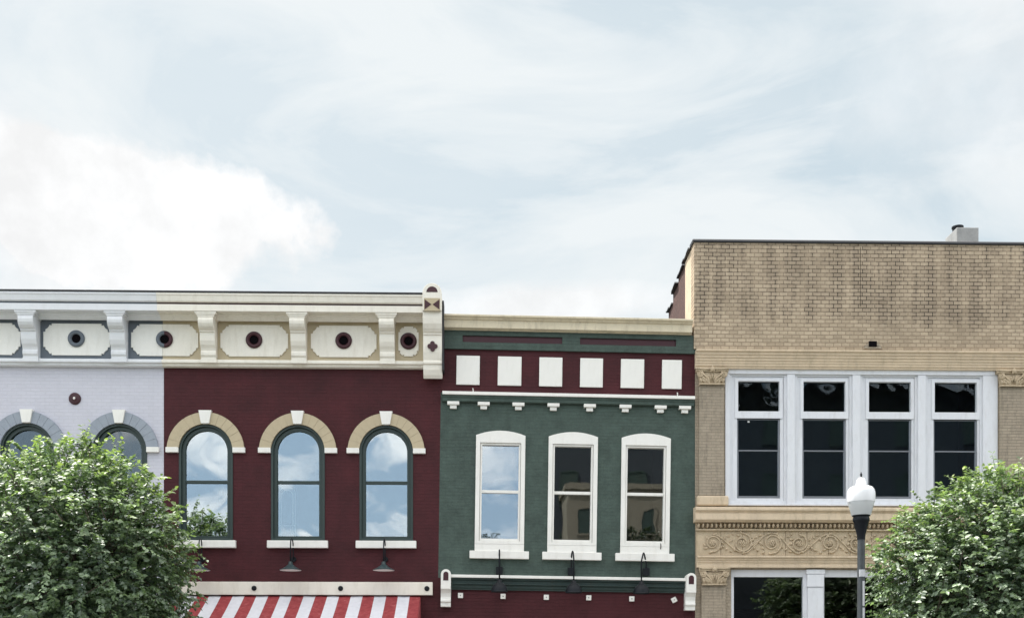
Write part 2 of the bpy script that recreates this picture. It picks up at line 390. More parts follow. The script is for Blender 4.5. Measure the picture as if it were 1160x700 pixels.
# ------------------------------------------------------------------ lavender and red buildings (one continuous cornice in two colour schemes)
def ZR(py, Y=0.0, ref=186): return P(ref, py, Y).z
XL0 = X(-190); XS = X(185.5); XR1 = X(502)
Z_TOP = ZR(331.4, -.6)
Z_SPR = ZR(510.8); Z_GB = ZR(607.5, .09, 330); Z_OB = ZR(612.3, 0, 330)
HW = 30.2 / 50.0; GH = 23.4 / 50.0

def cornice_run(root, x0, x1, main, line, border, split_right=False):
    Z = ZR
    build('roof_edge', MB().box(x0, x1, -.63, .0, Z_TOP, Z(328.9, -.62)), M_flash, root, bevel=.008)
    prof = [(0, Z_TOP - .002), (-.615, Z_TOP - .002), (-.615, Z(333.5, -.615)), (-.60, Z(334.2, -.60)), (-.575, Z(340.8, -.575)), (-.55, Z(342.2, -.55)), (0, Z(342.2, -.54))]
    build('cornice_crown', MB().prism(prof, x0, x1, 'x'), main, root, bevel=.004)
    build('cornice_line', MB().box(x0, x1, -.515, 0, Z(344.6, -.54) + .001, Z(342.2, -.54) - .001), line, root)
    zf = Z(351.8, -.55)
    prof = [(0, Z(344.6, -.54)), (-.55, Z(344.6, -.54)), (-.55, zf), (-.36, zf), (-.36, zf - .02), (-.34, zf - .03), (-.30, zf - .04), (-.27, zf - .075),
            (-.21, zf - .115), (-.20, Z(359.5, -.2)), (-.15, Z(362.2, -.15)), (0, Z(362.2, -.15))]
    build('cornice_fascia', MB().prism(prof, x0, x1, 'x'), main, root, bevel=.003)
    build('frieze_board', MB().box(x0, x1, -.08, -.001, Z(407, -.10), Z(362.2, -.15) - .002), border, root)
    prof = [(0, Z(407, -.16)), (-.17, Z(407, -.16)), (-.19, Z(408, -.19)), (-.19, Z(410.4, -.19)), (-.15, Z(411.4, -.15)), (-.13, Z(412.2, -.13)), (-.13, Z(414, -.13)), (-.10, Z(415.4, -.1)), (0, Z(415.4, -.1))]
    build('cornice_base', MB().prism(prof, x0, x1, 'x'), main, root, bevel=.003)

def panel(root, cx, hw, mat, ring, clip=(-1e9, 1e9), half=None, narrow=False):
    """raised notched panel with a round vent in it"""
    z0, z1 = ZR(403, -.12), ZR(367, -.12); n = .185 if not narrow else .125
    if narrow: z0, z1 = ZR(402.5, -.12, 330), ZR(368.5, -.12, 330); 
    zc = ZR(384.3, -.12)
    pts = []
    # notched corners: small quarter-circle bites with a step
    for sx, sz in ((-1, -1), (1, -1), (1, 1), (-1, 1)):
        X0 = cx + sx * hw; Zc = z0 if sz < 0 else z1
        q = n - .045
        bite = [(X0, Zc - sz * n), (X0 - sx * .045, Zc - sz * n)] + [(X0 - sx * q * math.sin(t), Zc - sz * q * math.cos(t)) for t in (.35, .7, 1.05, 1.35)] + [(X0 - sx * n, Zc - sz * .045), (X0 - sx * n, Zc)]
        pts += bite if sx * sz > 0 else bite[::-1]
    for lim, s in ((clip[0], 1), (clip[1], -1)):
        if abs(lim) > 1e8: continue
        out = []
        for i, p in enumerate(pts):
            q = pts[(i + 1) % len(pts)]
            pin, qin = s * (p[0] - lim) >= 0, s * (q[0] - lim) >= 0
            if pin: out.append(p)
            if pin != qin:
                t = (lim - p[0]) / (q[0] - p[0]); out.append((lim, p[1] + t * (q[1] - p[1])))
        pts = out
    o = build('frieze_panel', MB().prism(pts, -.108, -.078), mat, root, bevel=.006)
    a0, a1 = {None: (0, 2 * math.pi), 'l': (math.pi / 2, 3 * math.pi / 2), 'r': (-math.pi / 2, math.pi / 2)}[half]
    r = .185
    m = MB().lathe([(r, 0), (r, -.035), (r - .025, -.055), (r - .06, -.05), (r - .085, -.03), (r - .085, 0)], (cx, -.105, zc), 28, 'y', a0, a1)
    v = build('vent_ring', m, ring, o, smooth=True)
    build('vent_opening', MB().lathe([(.001, 0), (.102, 0), (.102, -.012), (.001, -.012)], (cx, -.106, zc), 24, 'y', a0, a1), M_dark, v)
    return o

def bracket(root, pxc, mat, wpx=17):
    Z = lambda py, Y: ZR(py, Y, 186)
    x = X(pxc, -.4); hw = wpx / 2 / 50.8
    zt = ZR(351.8, -.55) - .002
    arc = [(-.47 - .035 * math.sin(t), 0) for t in ()]
    prof = [(-.075, zt), (-.52, zt), (-.52, zt - .04), (-.49, zt - .05), (-.49, zt - .09), (-.515, zt - .14), (-.525, zt - .19), (-.515, zt - .25), (-.48, zt - .31), (-.43, zt - .35), (-.38, zt - .37),
            (-.38, zt - .40), (-.345, zt - .41), (-.345, zt - .50), (-.335, zt - .58), (-.30, zt - .67), (-.255, zt - .73), (-.235, zt - .78), (-.25, zt - .82), (-.25, zt - .88), (-.22, zt - .92), (-.22, Z(407, -.17) - .002), (-.075, Z(407, -.17) - .002)]
    prof = [(y, max(z, Z(407, -.17) - .002)) for y, z in prof]
    m = MB().prism(prof, x - hw, x + hw, 'x')
    # flared cap
    for k, (e, a, b) in enumerate(((.07, 0.0, .045), (.045, .047, .075), (.02, .077, .11))):
        m.box(x - hw - e, x + hw + e, -.535 + .01 * k, -.074, zt - b, zt - a)
    # raised front fillet
    o = build('bracket', m, mat, root, bevel=.006)
    build('bracket_base', MB().box(x - hw - .01, x + hw + .01, -.235, -.171, ZR(410.8, -.2), Z(407, -.17) - .004), mat, o, bevel=.004)

def arched_window(root, pxc, frame, hood, stone, pane_mat, zb=None, sill=None, blind=None):
    cx = X(pxc); zb = Z_OB if zb is None else zb
    R1, R2, R3 = HW, HW - .055, GH
    o = build('window', MB().holed(arch(cx, R1, zb, Z_SPR), [arch(cx, R2, zb + .055, Z_SPR)], -.02, .14), frame, root, bevel=.006)
    o2 = build('sash', MB().holed(arch(cx, R2, zb + .055, Z_SPR), [arch(cx, R3, zb + .11, Z_SPR)], .035, .13), frame, o, bevel=.006)
    zm = ZR(546.3, .08, 330)
    build('meeting_rail', MB().box(cx - R3, cx + R3, .06, .11, zm - .035, zm + .035), frame, o, bevel=.006)
    m = MB().prism([(cx - R3 - .01, zm), (cx + R3 + .01, zm)] + arch(cx, R3 + .01, zb, Z_SPR)[2:], .086, .092)
    m.box(cx - R3 - .01, cx + R3 + .01, .097, .103, zb + .10, zm)
    build('pane', m, pane_mat, o)
    # hood of voussoirs
    zi = ZR(506.3, -.05); RO, n = 43.3 / 50, 12; m = MB()
    a0 = math.asin(max(-1, min(1, (zi - Z_SPR) / RO))); key = math.radians(8.5)
    for side in (0, 1):
        for k in range(6):
            t0 = a0 + (math.pi / 2 - key - a0) * k / 6 + .004; t1 = a0 + (math.pi / 2 - key - a0) * (k + 1) / 6 - .004
            if k == 0: t0 -= .004
            poly = []
            def pt(r, t):
                z = Z_SPR + r * math.sin(t); xx = r * math.cos(t)
                return (cx + (xx if side else -xx), max(z, zi))
            st = [t0 + (t1 - t0) * j / 4 for j in range(5)]
            ti0 = max(t0, math.asin((zi - Z_SPR) / R1)) if k == 0 else t0
            sti = [ti0 + (t1 - ti0) * j / 4 for j in range(5)]
            poly = [pt(RO, t) for t in st] + [pt(R1 + .002, t) for t in reversed(sti)]
            m.prism(poly, -.07 + random.uniform(-.002, .002), -.001)
    tb0 = math.asin((zi - Z_SPR) / RO); tb1 = math.asin((zi - Z_SPR) / (R1 + .002))
    bk = [(cx + (RO - .004) * math.cos(tb0 + (math.pi - 2 * tb0) * j / 32), Z_SPR + (RO - .004) * math.sin(tb0 + (math.pi - 2 * tb0) * j / 32)) for j in range(33)]
    bk += [(cx + (R1 + .004) * math.cos(math.pi - tb1 - (math.pi - 2 * tb1) * j / 32), Z_SPR + (R1 + .004) * math.sin(math.pi - tb1 - (math.pi - 2 * tb1) * j / 32)) for j in range(33)]
    m.prism(bk, -.060, -.001)
    hd = build('arch_hood', m, hood, o)
    zi0 = ZR(512.2, -.05)
    for xa_, xb_ in ((cx - RO - .02, cx - R1 - .002), (cx + R1 + .002, cx + RO + .02)):
        build('impost', MB().box(xa_, xb_, -.085, -.001, zi0, zi - .001), stone, o, bevel=.006)
    kt, kb = ZR(464.2, -.1), ZR(479.2, -.1)
    build('keystone', MB().prism([(cx - .145, kt), (cx + .145, kt), (cx + .09, kb), (cx - .09, kb)], -.115, -.001), stone, o, bevel=.006)
    z1 = Z_OB - .002 if zb is None or zb == Z_OB else zb - .002
    build('sill', MB().box(cx - .68, cx + .68, -.11, .14, z1 - .165, z1), stone, o, bevel=.008)
    return o

# --- lavender building
LWX = [31.5, 136, -73, -177]
lav = thing('lavender_building', 'pale lavender brick building with slate blue cornice panels, behind the left tree', 'building', (XL0, 0, 0), 'row of two storey shop buildings')
XL0b = X(-235)
LW_Z = Z_OB
m = MB().holed(rect(XL0b, XS, 0.1, Z_TOP - .02), [arch(X(p), HW, LW_Z, Z_SPR) for p in LWX] + [rect(X(-215), X(150), .12, 3.1)], 0, .3)
build('front_wall', m, M_lav, lav)
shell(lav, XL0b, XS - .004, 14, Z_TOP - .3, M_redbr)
cornice_run(lav, XL0b - .3, XS, M_cool, M_slate, M_slate)
for p in (30.8, 131.6, -70, -172): bracket(lav, p, M_cool)
SP = X(186.6, -.1)
panel(lav, X(86.8, -.1), 37 / 50.2, M_white, M_slate)
panel(lav, X(-14.5, -.1), 37 / 50.2, M_white, M_slate)
panel(lav, X(-115.5, -.1), 37 / 50.2, M_white, M_slate)
panel(lav, SP, 37.5 / 50.2, M_white, M_slate, clip=(-1e9, XS), half='l')
for p in LWX: arched_window(lav, p, M_dgreen, M_arch, M_white, G_lav)
ob = build('wall_rosette', MB().lathe([(.001, -.05), (.05, -.05), (.07, -.03), (.10, -.045), (.135, -.02), (.135, 0)], (X(85), 0, ZR(451.6, 0, 86)), 24, 'y'), M_maroon, lav, smooth=True)
build('rosette_bolt', MB().blob((X(85), -.055, ZR(451.6, 0, 86)), (.03, .02, .03)), M_white, ob, smooth=True)
storefront(lav, X(-215) + .01, X(150) - .01, 3.1, M_slate, G_store)

# --- red building
RWX = [233.4, 337.6, 437.6]
red = thing('maroon_building', 'dark maroon painted brick building with cream bracketed cornice and round arched windows', 'building', (XS, 0, 0), 'row of two storey shop buildings')
m = MB().holed(rect(XS + .003, XR1, .1, Z_TOP - .02), [arch(X(p), HW, Z_OB, Z_SPR) for p in RWX] + [rect(X(200), X(470), .12, 2.9)], .001, .3)
build('front_wall', m, M_red, red)
shell(red, XS + .004, XR1, 14, Z_TOP - .3, M_redbr)
XC0, XC1 = X(478.8, -.6), X(500.3, -.6)
cornice_run(red, XS + .002, XC0 - .002, M_cream, M_maroon, M_beige)
for p in (234.0, 337.0, 438.0): bracket(red, p, M_cream)
panel(red, SP, 37.5 / 50.2, M_cream, M_maroon, clip=(XS + .003, 1e9), half='r')
panel(red, X(288, -.1), 38 / 50.2, M_cream, M_maroon)
panel(red, X(389.4, -.1), 37 / 50.2, M_cream, M_maroon)
panel(red, X(462.8, -.1), 11.5 / 50.2, M_cream, M_maroon, narrow=True)
for p in RWX: arched_window(red, p, M_dgreen, M_beige, M_white, G_red)
storefront(red, X(200) + .01, X(470) - .01, 2.9, M_dgreen, G_store)
# corner console
Z = lambda py, Y=-.6: P(489, py, Y).z
zt, hwc, cxc = Z(352.6), (XC1 - XC0) / 2, (XC0 + XC1) / 2
prof = [(0, zt), (-.60, zt), (-.60, zt - .15), (-.585, zt - .26), (-.54, zt - .36), (-.49, zt - .42), (-.46, zt - .43), (-.46, zt - .47), (-.43, zt - .48), (-.43, zt - .60), (-.425, zt - .72), (-.41, zt - .84), (-.38, zt - .96),
        (-.36, zt - 1.02), (-.38, zt - 1.04), (-.38, zt - 1.09), (-.345, zt - 1.11), (-.34, zt - 1.22), (-.30, zt - 1.33), (-.25, zt - 1.40), (-.25, Z(425.5, -.25)), (0, Z(425.5, -.25))]
cons = build('corner_console', MB().prism(prof, XC0, XC1, 'x'), M_cream, red, bevel=.008)
zsp = Z(332.5); zh = Z(352.4)
head = [(XC0, zh + .001), (XC1, zh + .001)] + [(cxc + hwc * math.cos(math.pi * i / 16), zsp + hwc * math.sin(math.pi * i / 16)) for i in range(17)]
build('console_head', MB().prism(head, -.66, 0), M_cream, cons, bevel=.006)
hr = hwc - .085
build('half_round_inset', MB().prism([(cxc + hr * math.cos(math.pi * i / 14), zsp + .01 + hr * math.sin(math.pi * i / 14)) for i in range(15)], -.664, -.655), M_maroon, cons)
bz0, bz1 = Z(351.6, -.67), Z(338.0, -.67); bc = (bz0 + bz1) / 2; bw = hwc - .045
build('inset_square', MB().box(cxc - bw - .012, cxc + bw + .012, -.668, -.655, bz0 - .008, bz1 + .008), M_beige, cons)
m = MB().prism([(cxc - bw, bz0 + .02), (cxc - bw, bz1 - .02), (cxc - .012, bc)], -.673, -.666).prism([(cxc + bw, bz0 + .02), (cxc + bw, bz1 - .02), (cxc + .012, bc)], -.673, -.666)
build('bow_tie_inset', m, M_maroon, cons)
m = MB(); qz = P(489, 392, -.44).z
for k, (a, b) in enumerate(((0, .062), (0, -.062), (.062, 0), (-.062, 0))):
    m.lathe([(.001, -.441 - .001 * k), (.052, -.441 - .001 * k), (.052, -.40)], (cxc + a, 0, qz + b), 14, 'y')
m.box(cxc - .05, cxc + .05, -.4455, -.40, qz - .05, qz + .05)
build('quatrefoil', m, M_maroon, cons)
build('console_gap_shade', MB().box(XC1 + .003, XR1 + .03, -.40, -.001, Z(425.5, -.25) + .1, Z(337)), M_flash, cons)  # dark box put in as the shade of the gap beside the console

# --- pale tube frame added behind the second red window to stand in for a reflection
m = MB(); xt = X(316, .3); Zr = lambda py: P(330, py, .3).z
def rrect(x0, x1, z0, z1, y, r=.12, n=5):
    pts = [(x0, y, z0)]
    for cx_, cz_, s in ((x0 + r, z1 - r, math.pi), (x1 - r, z1 - r, math.pi / 2)):
        pts += [(cx_ + r * math.cos(s - math.pi / 2 * i / n), y, cz_ + r * math.sin(s - math.pi / 2 * i / n)) for i in range(n + 1)]
    return pts + [(x1, y, z0)]
for dxx in (0, .055): m.tube(rrect(xt + dxx, X(334.5, .3) - dxx, Zr(618), Zr(552.5) - dxx, .3), .012, 6)
m.tube([(xt, .3, Zr(595)), (X(334.5, .3), .3, Zr(595))], .01, 6)
tag(build('reflection_tubes', m, M_lining), 'white bent tubes added behind the middle arched window in place of a reflection', 'frame')

# --- signboard above the awning
sb = thing('sign_board', 'long blank cream board fixed above the striped awning with dark round bolts', 'sign', (X(337), -.06, P(337, 673, -.1).z))
zb0, zb1 = P(337, 673.3, -.1).z, P(337, 658.6, -.1).z
build('board', MB().box(X(184, -.1), X(490, -.1), -.10, -.001, zb0, zb1), M_cream, sb, bevel=.008)
for p in (189.8, 287.8, 385.8, 483.6):
    build('bolt', MB().lathe([(.001, -.035), (.035, -.035), (.055, -.02), (.06, 0)], (X(p, -.1), -.10, P(337, 665.9, -.1).z), 10, 'y'), M_black, sb)

# --- awning
ax0, ax1 = X(196), X(476); az = P(340, 674.8, 0).z; pj, dr = 1.75, .84
aw = thing('awning', 'red and white striped sloping canvas awning below the cream board', 'awning', ((ax0 + ax1) / 2, 0, az - dr))
def canvas_mat(xc):
    """woven canvas with printed stripes (a pattern of the cloth itself)"""
    m = bpy.data.materials.new('red and white striped canvas'); m.use_nodes = True; g = NT(m.node_tree)
    tc = g.n('ShaderNodeTexCoord').outputs['Object']; sp = g.n('ShaderNodeSeparateXYZ', {0: tc}).outputs
    wd = 13.25 / 50.0
    ph = g.math('FRACT', g.math('DIVIDE', g.math('ADD', sp[0], xc - (ax1 - .235) + 200 * wd), 2 * wd))
    k = g.ramp(ph, [(0, 0.0), (.003, 1.0), (.497, 1.0), (.5, 0.0)])
    n = g.n('ShaderNodeTexNoise', {'Vector': tc, 'Scale': 9.0, 'Detail': 8.0, 'Roughness': .7}).outputs[0]
    fade = g.ramp(n, [(.38, (.255, .040, .046)), (.58, (.33, .062, .066)), (.72, (.42, .14, .14))])
    wht = g.ramp(n, [(.3, (.60, .60, .64)), (.7, (.70, .70, .74))])
    wv = g.n('ShaderNodeTexNoise', {'Vector': tc, 'Scale': 180.0, 'Detail': 2.0}).outputs[0]
    bp = g.n('ShaderNodeBump', {'Height': wv, 'Strength': .25, 'Distance': .01})
    c = g.mix(k, wht, fade)
    p = g.n('ShaderNodeBsdfPrincipled', {'Base Color': c, 'Roughness': .8, 'Normal': bp.outputs[0], 'Specular IOR Level': .2})
    t = g.n('ShaderNodeBsdfTranslucent', {'Color': c})
    mx = g.n('ShaderNodeMixShader', {0: .12, 1: p.outputs[0], 2: t.outputs[0]})
    g.n('ShaderNodeOutputMaterial', {'Surface': mx.outputs[0]}); return m
M_canvas = canvas_mat((ax0 + ax1) / 2)
m = MB(); nx, ny = 96, 10; vs = []
for th in (0, .006):
    for j in range(ny + 1):
        for i in range(nx + 1):
            t = j / ny; u = i / nx * 7
            sag = -.028 * math.sin(math.pi * t) * (.6 + .4 * abs(math.sin(math.pi * u))) + .004 * math.sin(17 * u + 5 * t)
            vs.append((ax0 + (ax1 - ax0) * i / nx, -.02 - pj * t, az - dr * t + sag - th))
N_ = (nx + 1) * (ny + 1)
fs = []
for j in range(ny):
    for i in range(nx):
        a = j * (nx + 1) + i
        fs += [(a, a + 1, a + nx + 2, a + nx + 1), (N_ + a + nx + 1, N_ + a + nx + 2, N_ + a + 1, N_ + a)]
for i in range(nx):
    a = i; b = ny * (nx + 1) + i; fs += [(a, N_ + a, N_ + a + 1, a + 1), (b, b + 1, N_ + b + 1, N_ + b)]
for j in range(ny):
    a = j * (nx + 1); b = a + nx; fs += [(a, a + nx + 1, N_ + a + nx + 1, N_ + a), (b, N_ + b, N_ + b + nx + 1, b + nx + 1)]
build('canvas', m.add(vs, fs), M_canvas, aw)
zv = az - dr - .008; k_n = 21
lowe = [(ax0 + (ax1 - ax0) * (i / (k_n * 6)), zv - .19 - .07 * abs(math.sin(math.pi * i / 6))) for i in range(k_n * 6 + 1)]
build('valance', MB().prism([(ax1, zv), (ax0, zv)] + lowe, -.030 - pj, -.024 - pj), M_canvas, aw)
for xa_, xb_ in ((ax0 - .012, ax0 - .004), (ax1 + .004, ax1 + .012)):
    build('side_flap', MB().prism([(-.02, az - .02), (-.02 - pj, az - dr - .02), (-.02 - pj, az - dr - .24), (-.02, az - dr - .24)], xa_, xb_, 'x'), M_awnr, aw)
for yy, zz in ((-.04, az - .05), (.0 - pj, az - dr - .05)): build('frame_tube', MB().tube([(ax0, yy, zz), (ax1, yy, zz)], .02, 8), M_alu, aw)

# ------------------------------------------------------------------ gooseneck lamps
def goose(px, kind, label, top, shade_b, boxpx, boxpy, twist=0.0, reach=.46):
    x = X(boxpx, -.05); zbx = P(boxpx, boxpy, -.05).z
    t = thing('gooseneck_lamp', label, 'wall lamp', (x, 0, zbx), 'gooseneck sign lamps on the shop fronts')
    e = P(px, shade_b, -reach - .05); ztop = P(px, top, -reach / 2).z - .0
    y1 = -reach - .05; xe = e.x
    m = MB()
    if kind == 'cone': m.lathe([(.001, -.05), (.055, -.05), (.06, -.03), (.06, 0)], (x, 0, zbx), 14, 'y')
    else: m.box(x - .075, x + .075, -.11, -.001, zbx - .085, zbx + .085)
    build('wall_mount', m, M_black, t, bevel=.006)
    n = 14; pts = [(x, -.05, zbx), (x, -.09, zbx + .05)]
    ra = (reach - .05) / 2; zc = ztop - ra
    for i in range(n + 1):
        a = math.pi - math.pi * i / n; f = i / n
        pts.append((x + (xe - x) * f, -.09 - ra * 1 - ra * math.cos(a) * 1 - .0, zc + ra * math.sin(a)))
    # pts run from wall side up over to the front
    hneck = .15 if kind == 'cone' else .17
    pts.append((xe, pts[-1][1], e.z + hneck))
    build('arm', MB().tube(pts, .0135 if kind == 'cone' else .017, 8), M_black, t, smooth=True)
    c = (xe, pts[-1][1], e.z)
    if kind == 'cone':
        pr = [(.02, .20), (.045, .19), (.05, .13), (.07, .12), (.10, .09), (.17, .045), (.24, .012), (.243, .0)]
        mt = M_teal
        li = [(.236, .001), (.165, .035), (.095, .08), (.045, .11), (.001, .11)]
    else:
        pr = [(.02, .27), (.05, .26), (.055, .20), (.085, .19), (.13, .15), (.165, .09), (.18, .03), (.18, 0), (.19, -.01)]
        mt = M_black
        li = [(.178, .0), (.155, .08), (.12, .14), (.075, .18), (.001, .18)]
    sh = build('lamp_shade', MB().lathe(pr, c, 28), mt, t, smooth=True)
    build('shade_lining', MB().lathe(li, c, 28), M_lining if kind == 'cone' else M_black, sh, smooth=True)
    build('bulb', MB().blob((c[0], c[1], c[2] + .07), (.035, .035, .05), 10, 6), M_lining, sh, smooth=True)
    return t
goose(225.5, 'cone', 'teal gooseneck lamp under the leftmost maroon wall window, half hidden by the tree', 610, 645.6, 229, 633)
goose(329, 'cone', 'teal cone shaded gooseneck lamp under the middle arched window', 610, 645.6, 332.5, 633)
goose(434.6, 'cone', 'teal cone shaded gooseneck lamp under the arched window nearest the green building', 610, 645.6, 436.5, 633)
goose(565.8, 'bowl', 'black bowl shaded gooseneck lamp under the green wall window that reflects the sky', 623, 669.5, 565.6, 646)
goose(650.0, 'bowl', 'black bowl shaded gooseneck lamp under the middle window of the green wall', 624.5, 670.5, 647, 647)
goose(726.6, 'bowl', 'black gooseneck lamp with its arm bent sideways, nearest the buff stone building', 626.5, 671.5, 731.8, 647.5)

# ------------------------------------------------------------------ green building (leans about 0.8 degrees)
GA = R(.80); GO = Vector((X(503), 0, 0)); GY = .0
def GP(px, py, Y=0.0):
    p = P(px, py, Y) - GO
    ca, sa = math.cos(GA), math.sin(GA)
    # world = Ry(GA) * local ; invert
    lx = p.x * ca - p.z * sa; lz = p.x * sa + p.z * ca
    return Vector((lx + GO.x, Y, lz + GO.z))
grn = thing('green_building', 'dark green brick building with maroon frieze and three white framed windows', 'building', tuple(GO), 'row of two storey shop buildings')
def gx(px, py=500, Y=0.0): return GP(px, py, Y).x
def gz(py, Y=0.0, px=645): return GP(px, py, Y).z
gx0, gx1 = gx(500, 400), gx(796, 550)
Ztop = gz(356.8, -.3)
GW = [(566.3, 503.9), (648.4, 505.6), (731.0, 507.6)]
GWN = []
for i, (c, _) in enumerate(((566.4, 0), (648.5, 0), (731.0, 0))):
    GWN.append(gx(c, 560))
# vertical measures at the middle window
wz = dict(top=489.7, side=495.0, gt=505.6, gb=611.3, cb=617.5, ab=625.6, sb=634.2)
def gseg(cx, hw, zb, zsd, ztp, n=12):
    return [(cx - hw, zb), (cx + hw, zb)] + [(cx + hw * math.cos(math.pi * i / n), zsd + (ztp - zsd) * math.sin(math.pi * i / n)) if False else (cx + hw - 2 * hw * i / n, zsd + (ztp - zsd) * (1 - (1 - 2 * i / n) ** 2)) for i in range(n + 1)]
zg = {k: gz(v) for k, v in wz.items()}
holes = [rect(cx - .46, cx + .46, zg['gb'] - .07, zg['gt'] + .05) for cx in GWN]
zRail = gz(447.2, -.1)
m = MB().holed(rect(gx0, gx1, gz(656.5), gz(447.2)), holes, .0, .3)
build('front_wall', m, M_green, grn)
build('frieze_band', MB().box(gx0, gx1, -.01, .3, gz(447.2) + .002, gz(397.6, -.01)), M_red, grn)
zA, zB = gz(397.6, -.06), gz(375.0, -.18) - .02
s1 = rect(gx(524, 384, -.06), gx(637, 386, -.06), gz(389.8, -.06), gz(382.2, -.06))
s2 = rect(gx(657, 386, -.06), gx(766, 388, -.06), gz(389.8, -.06), gz(382.2, -.06))
build('upper_band', MB().holed(rect(gx0, gx1, zA, zB + .02), [s1, s2], -.06, .3), M_green, grn)
for q in (s1, s2): build('band_inset', MB().box(q[0][0] + .001, q[1][0] - .001, -.02, .29, q[0][1] + .001, q[2][1] - .001), M_maroon, grn)
zc = zB + .02
prof = [(.3, zc), (-.10, zc), (-.10, zc + .02), (-.17, zc + .025), (-.18, zc + .035), (-.18, zc + .20), (-.19, zc + .205), (-.22, zc + .21), (-.22, zc + .235), (-.25, zc + .245), (-.28, zc + .262), (-.28, zc + .30), (.3, zc + .36)]
build('cornice', MB().prism(prof, gx(503, 365, -.2), gx(784.5, 365, -.2), 'x'), M_olive, grn, bevel=.004)
for a, b in ((517, 543.4), (563.9, 590.7), (610.9, 637), (657.2, 683), (703.3, 729.7), (750, 772.4)):
    zz0, zz1 = gz(438.0, -.04), gz(405.2, -.04)
    build('square_panel', MB().box(gx(a, 420, -.04), gx(b, 420, -.04), -.045, -.009, zz0, zz1), M_white, grn, bevel=.008)
z0, z1 = gz(449.2, -.14), gz(445.6, -.14)
build('rail', MB().box(gx0 + .04, gx(787.5, 450, -.15), -.15, -.0, z0, z1), M_white, grn, bevel=.006)
build('rail_band', MB().prism([(-.001, z0 - .001), (-.11, z0 - .001), (-.11, z0 - .05), (-.095, z0 - .06), (-.095, z0 - .13), (-.07, z0 - .15), (-.001, z0 - .15)], gx0 + .04, gx(786.5, 450, -.1), 'x'), M_green, grn, bevel=.003)
for p in (536, 766.5):
    build('hook', MB().tube([(gx(p, 445), -.12, z1), (gx(p, 445), -.13, z1 + .05), (gx(p, 445) - .01, -.13, z1 + .075)], .012, 6), M_white, grn)
for p in (513.5, 548, 587.3, 627, 668.2, 708.6, 748.4, 776):
    cx = gx(p, 458, -.08); zz = gz(457.2, -.08)
    m = MB().box(cx - .135, cx + .135, -.11, -.001, zz - .072, zz).box(cx - .075, cx + .075, -.075, -.001, zz - .155, zz - .073)
    build('stepped_block', m, M_white, grn, bevel=.005)
for i, cx in enumerate(GWN):
    hw = 27.9 / 50
    o = build('window', MB().holed(gseg(cx, hw, zg['cb'], zg['side'], zg['top']), [rect(cx - .462, cx + .462, zg['gb'] - .06, zg['gt'] + .045)], -.055, .05), M_white, grn, bevel=.006)
    build('apron', MB().box(cx - hw - .0, cx + hw + .0, -.05, -.001, zg['ab'] + .001, zg['cb'] - .001), M_white, o, bevel=.004)
    build('sill', MB().box(cx - .67, cx + .67, -.12, -.001, zg['sb'], zg['ab'] - .001), M_white, o, bevel=.008)
    zmr = gz(558.2, .05)
    m = MB().holed(rect(cx - .455, cx + .455, zg['gb'] - .055, zg['gt'] + .04), [rect(cx - .415, cx + .415, zg['gb'], zg['gt'])], -.02, .10)
    build('sash', m, M_white, o, bevel=.004)
    build('meeting_rail', MB().box(cx - .415, cx + .415, .02, .09, zmr - .035, zmr + .03), M_white, o, bevel=.004)
    m = MB().box(cx - .415, cx + .415, .062, .068, zmr, zg['gt']).box(cx - .415, cx + .415, .072, .078, zg['gb'], zmr)
    build('pane', m, G_green if i == 0 else G_old, o)
    if i == 2: build('lift_handle', MB().tube([(cx + .36, -.05, zg['gb'] - .05), (cx + .36, -.07, zg['gb'] - .12), (cx + .36, -.05, zg['gb'] - .18)], .01, 6), M_black, o)
# shop-front cornice: white rail, dark mouldings, end consoles, little square blocks
lz = gz(654.2, -.2, 645)
build('lower_rail', MB().box(gx(509, 655, -.2), gx(777, 658, -.2), -.22, .0, lz - .03, lz + .035), M_white, grn, bevel=.008)
prof = [(0, lz - .031), (-.17, lz - .031), (-.17, lz - .07), (-.12, lz - .09), (-.12, lz - .14), (-.15, lz - .15), (-.15, lz - .17), (-.09, lz - .19), (-.09, lz - .24), (-.06, lz - .27), (-.06, lz - .29), (0, lz - .29)]
build('lower_moulding', MB().prism(prof, gx(509, 660), gx(778, 660), 'x'), M_moss, grn, bevel=.003)
build('fascia', MB().holed(rect(gx0, gx1, .1, gz(656.5) - .002), [rect(gx(520, 700), gx(770, 700), .12, 2.9)], -.004, .3), M_red, grn)
root_st = grn
storefront(grn, gx(520, 700) + .01, gx(770, 700) - .01, 2.9, M_dgreen, G_store)
for k, (px, py) in enumerate(((521.6, 674), (569.9, 675), (618.9, 676), (667, 676.6), (715.8, 677.8), (763.8, 679))):
    p = GP(px, py, -.05); h = .058; a = R(28) if k == 5 else 0
    poly = [(p.x + h * (u * math.cos(a) - v * math.sin(a)), p.z + h * (u * math.sin(a) + v * math.cos(a))) for u, v in ((-1, -1), (1, -1), (1, 1), (-1, 1))]
    o = build('square_block', MB().prism(poly, -.055, -.0), M_white, grn, bevel=.008)
    build('block_screw', MB().lathe([(.001, -.004), (.014, -.003), (.014, 0)], (p.x, -.055, p.z), 8, 'y'), M_alu, o)
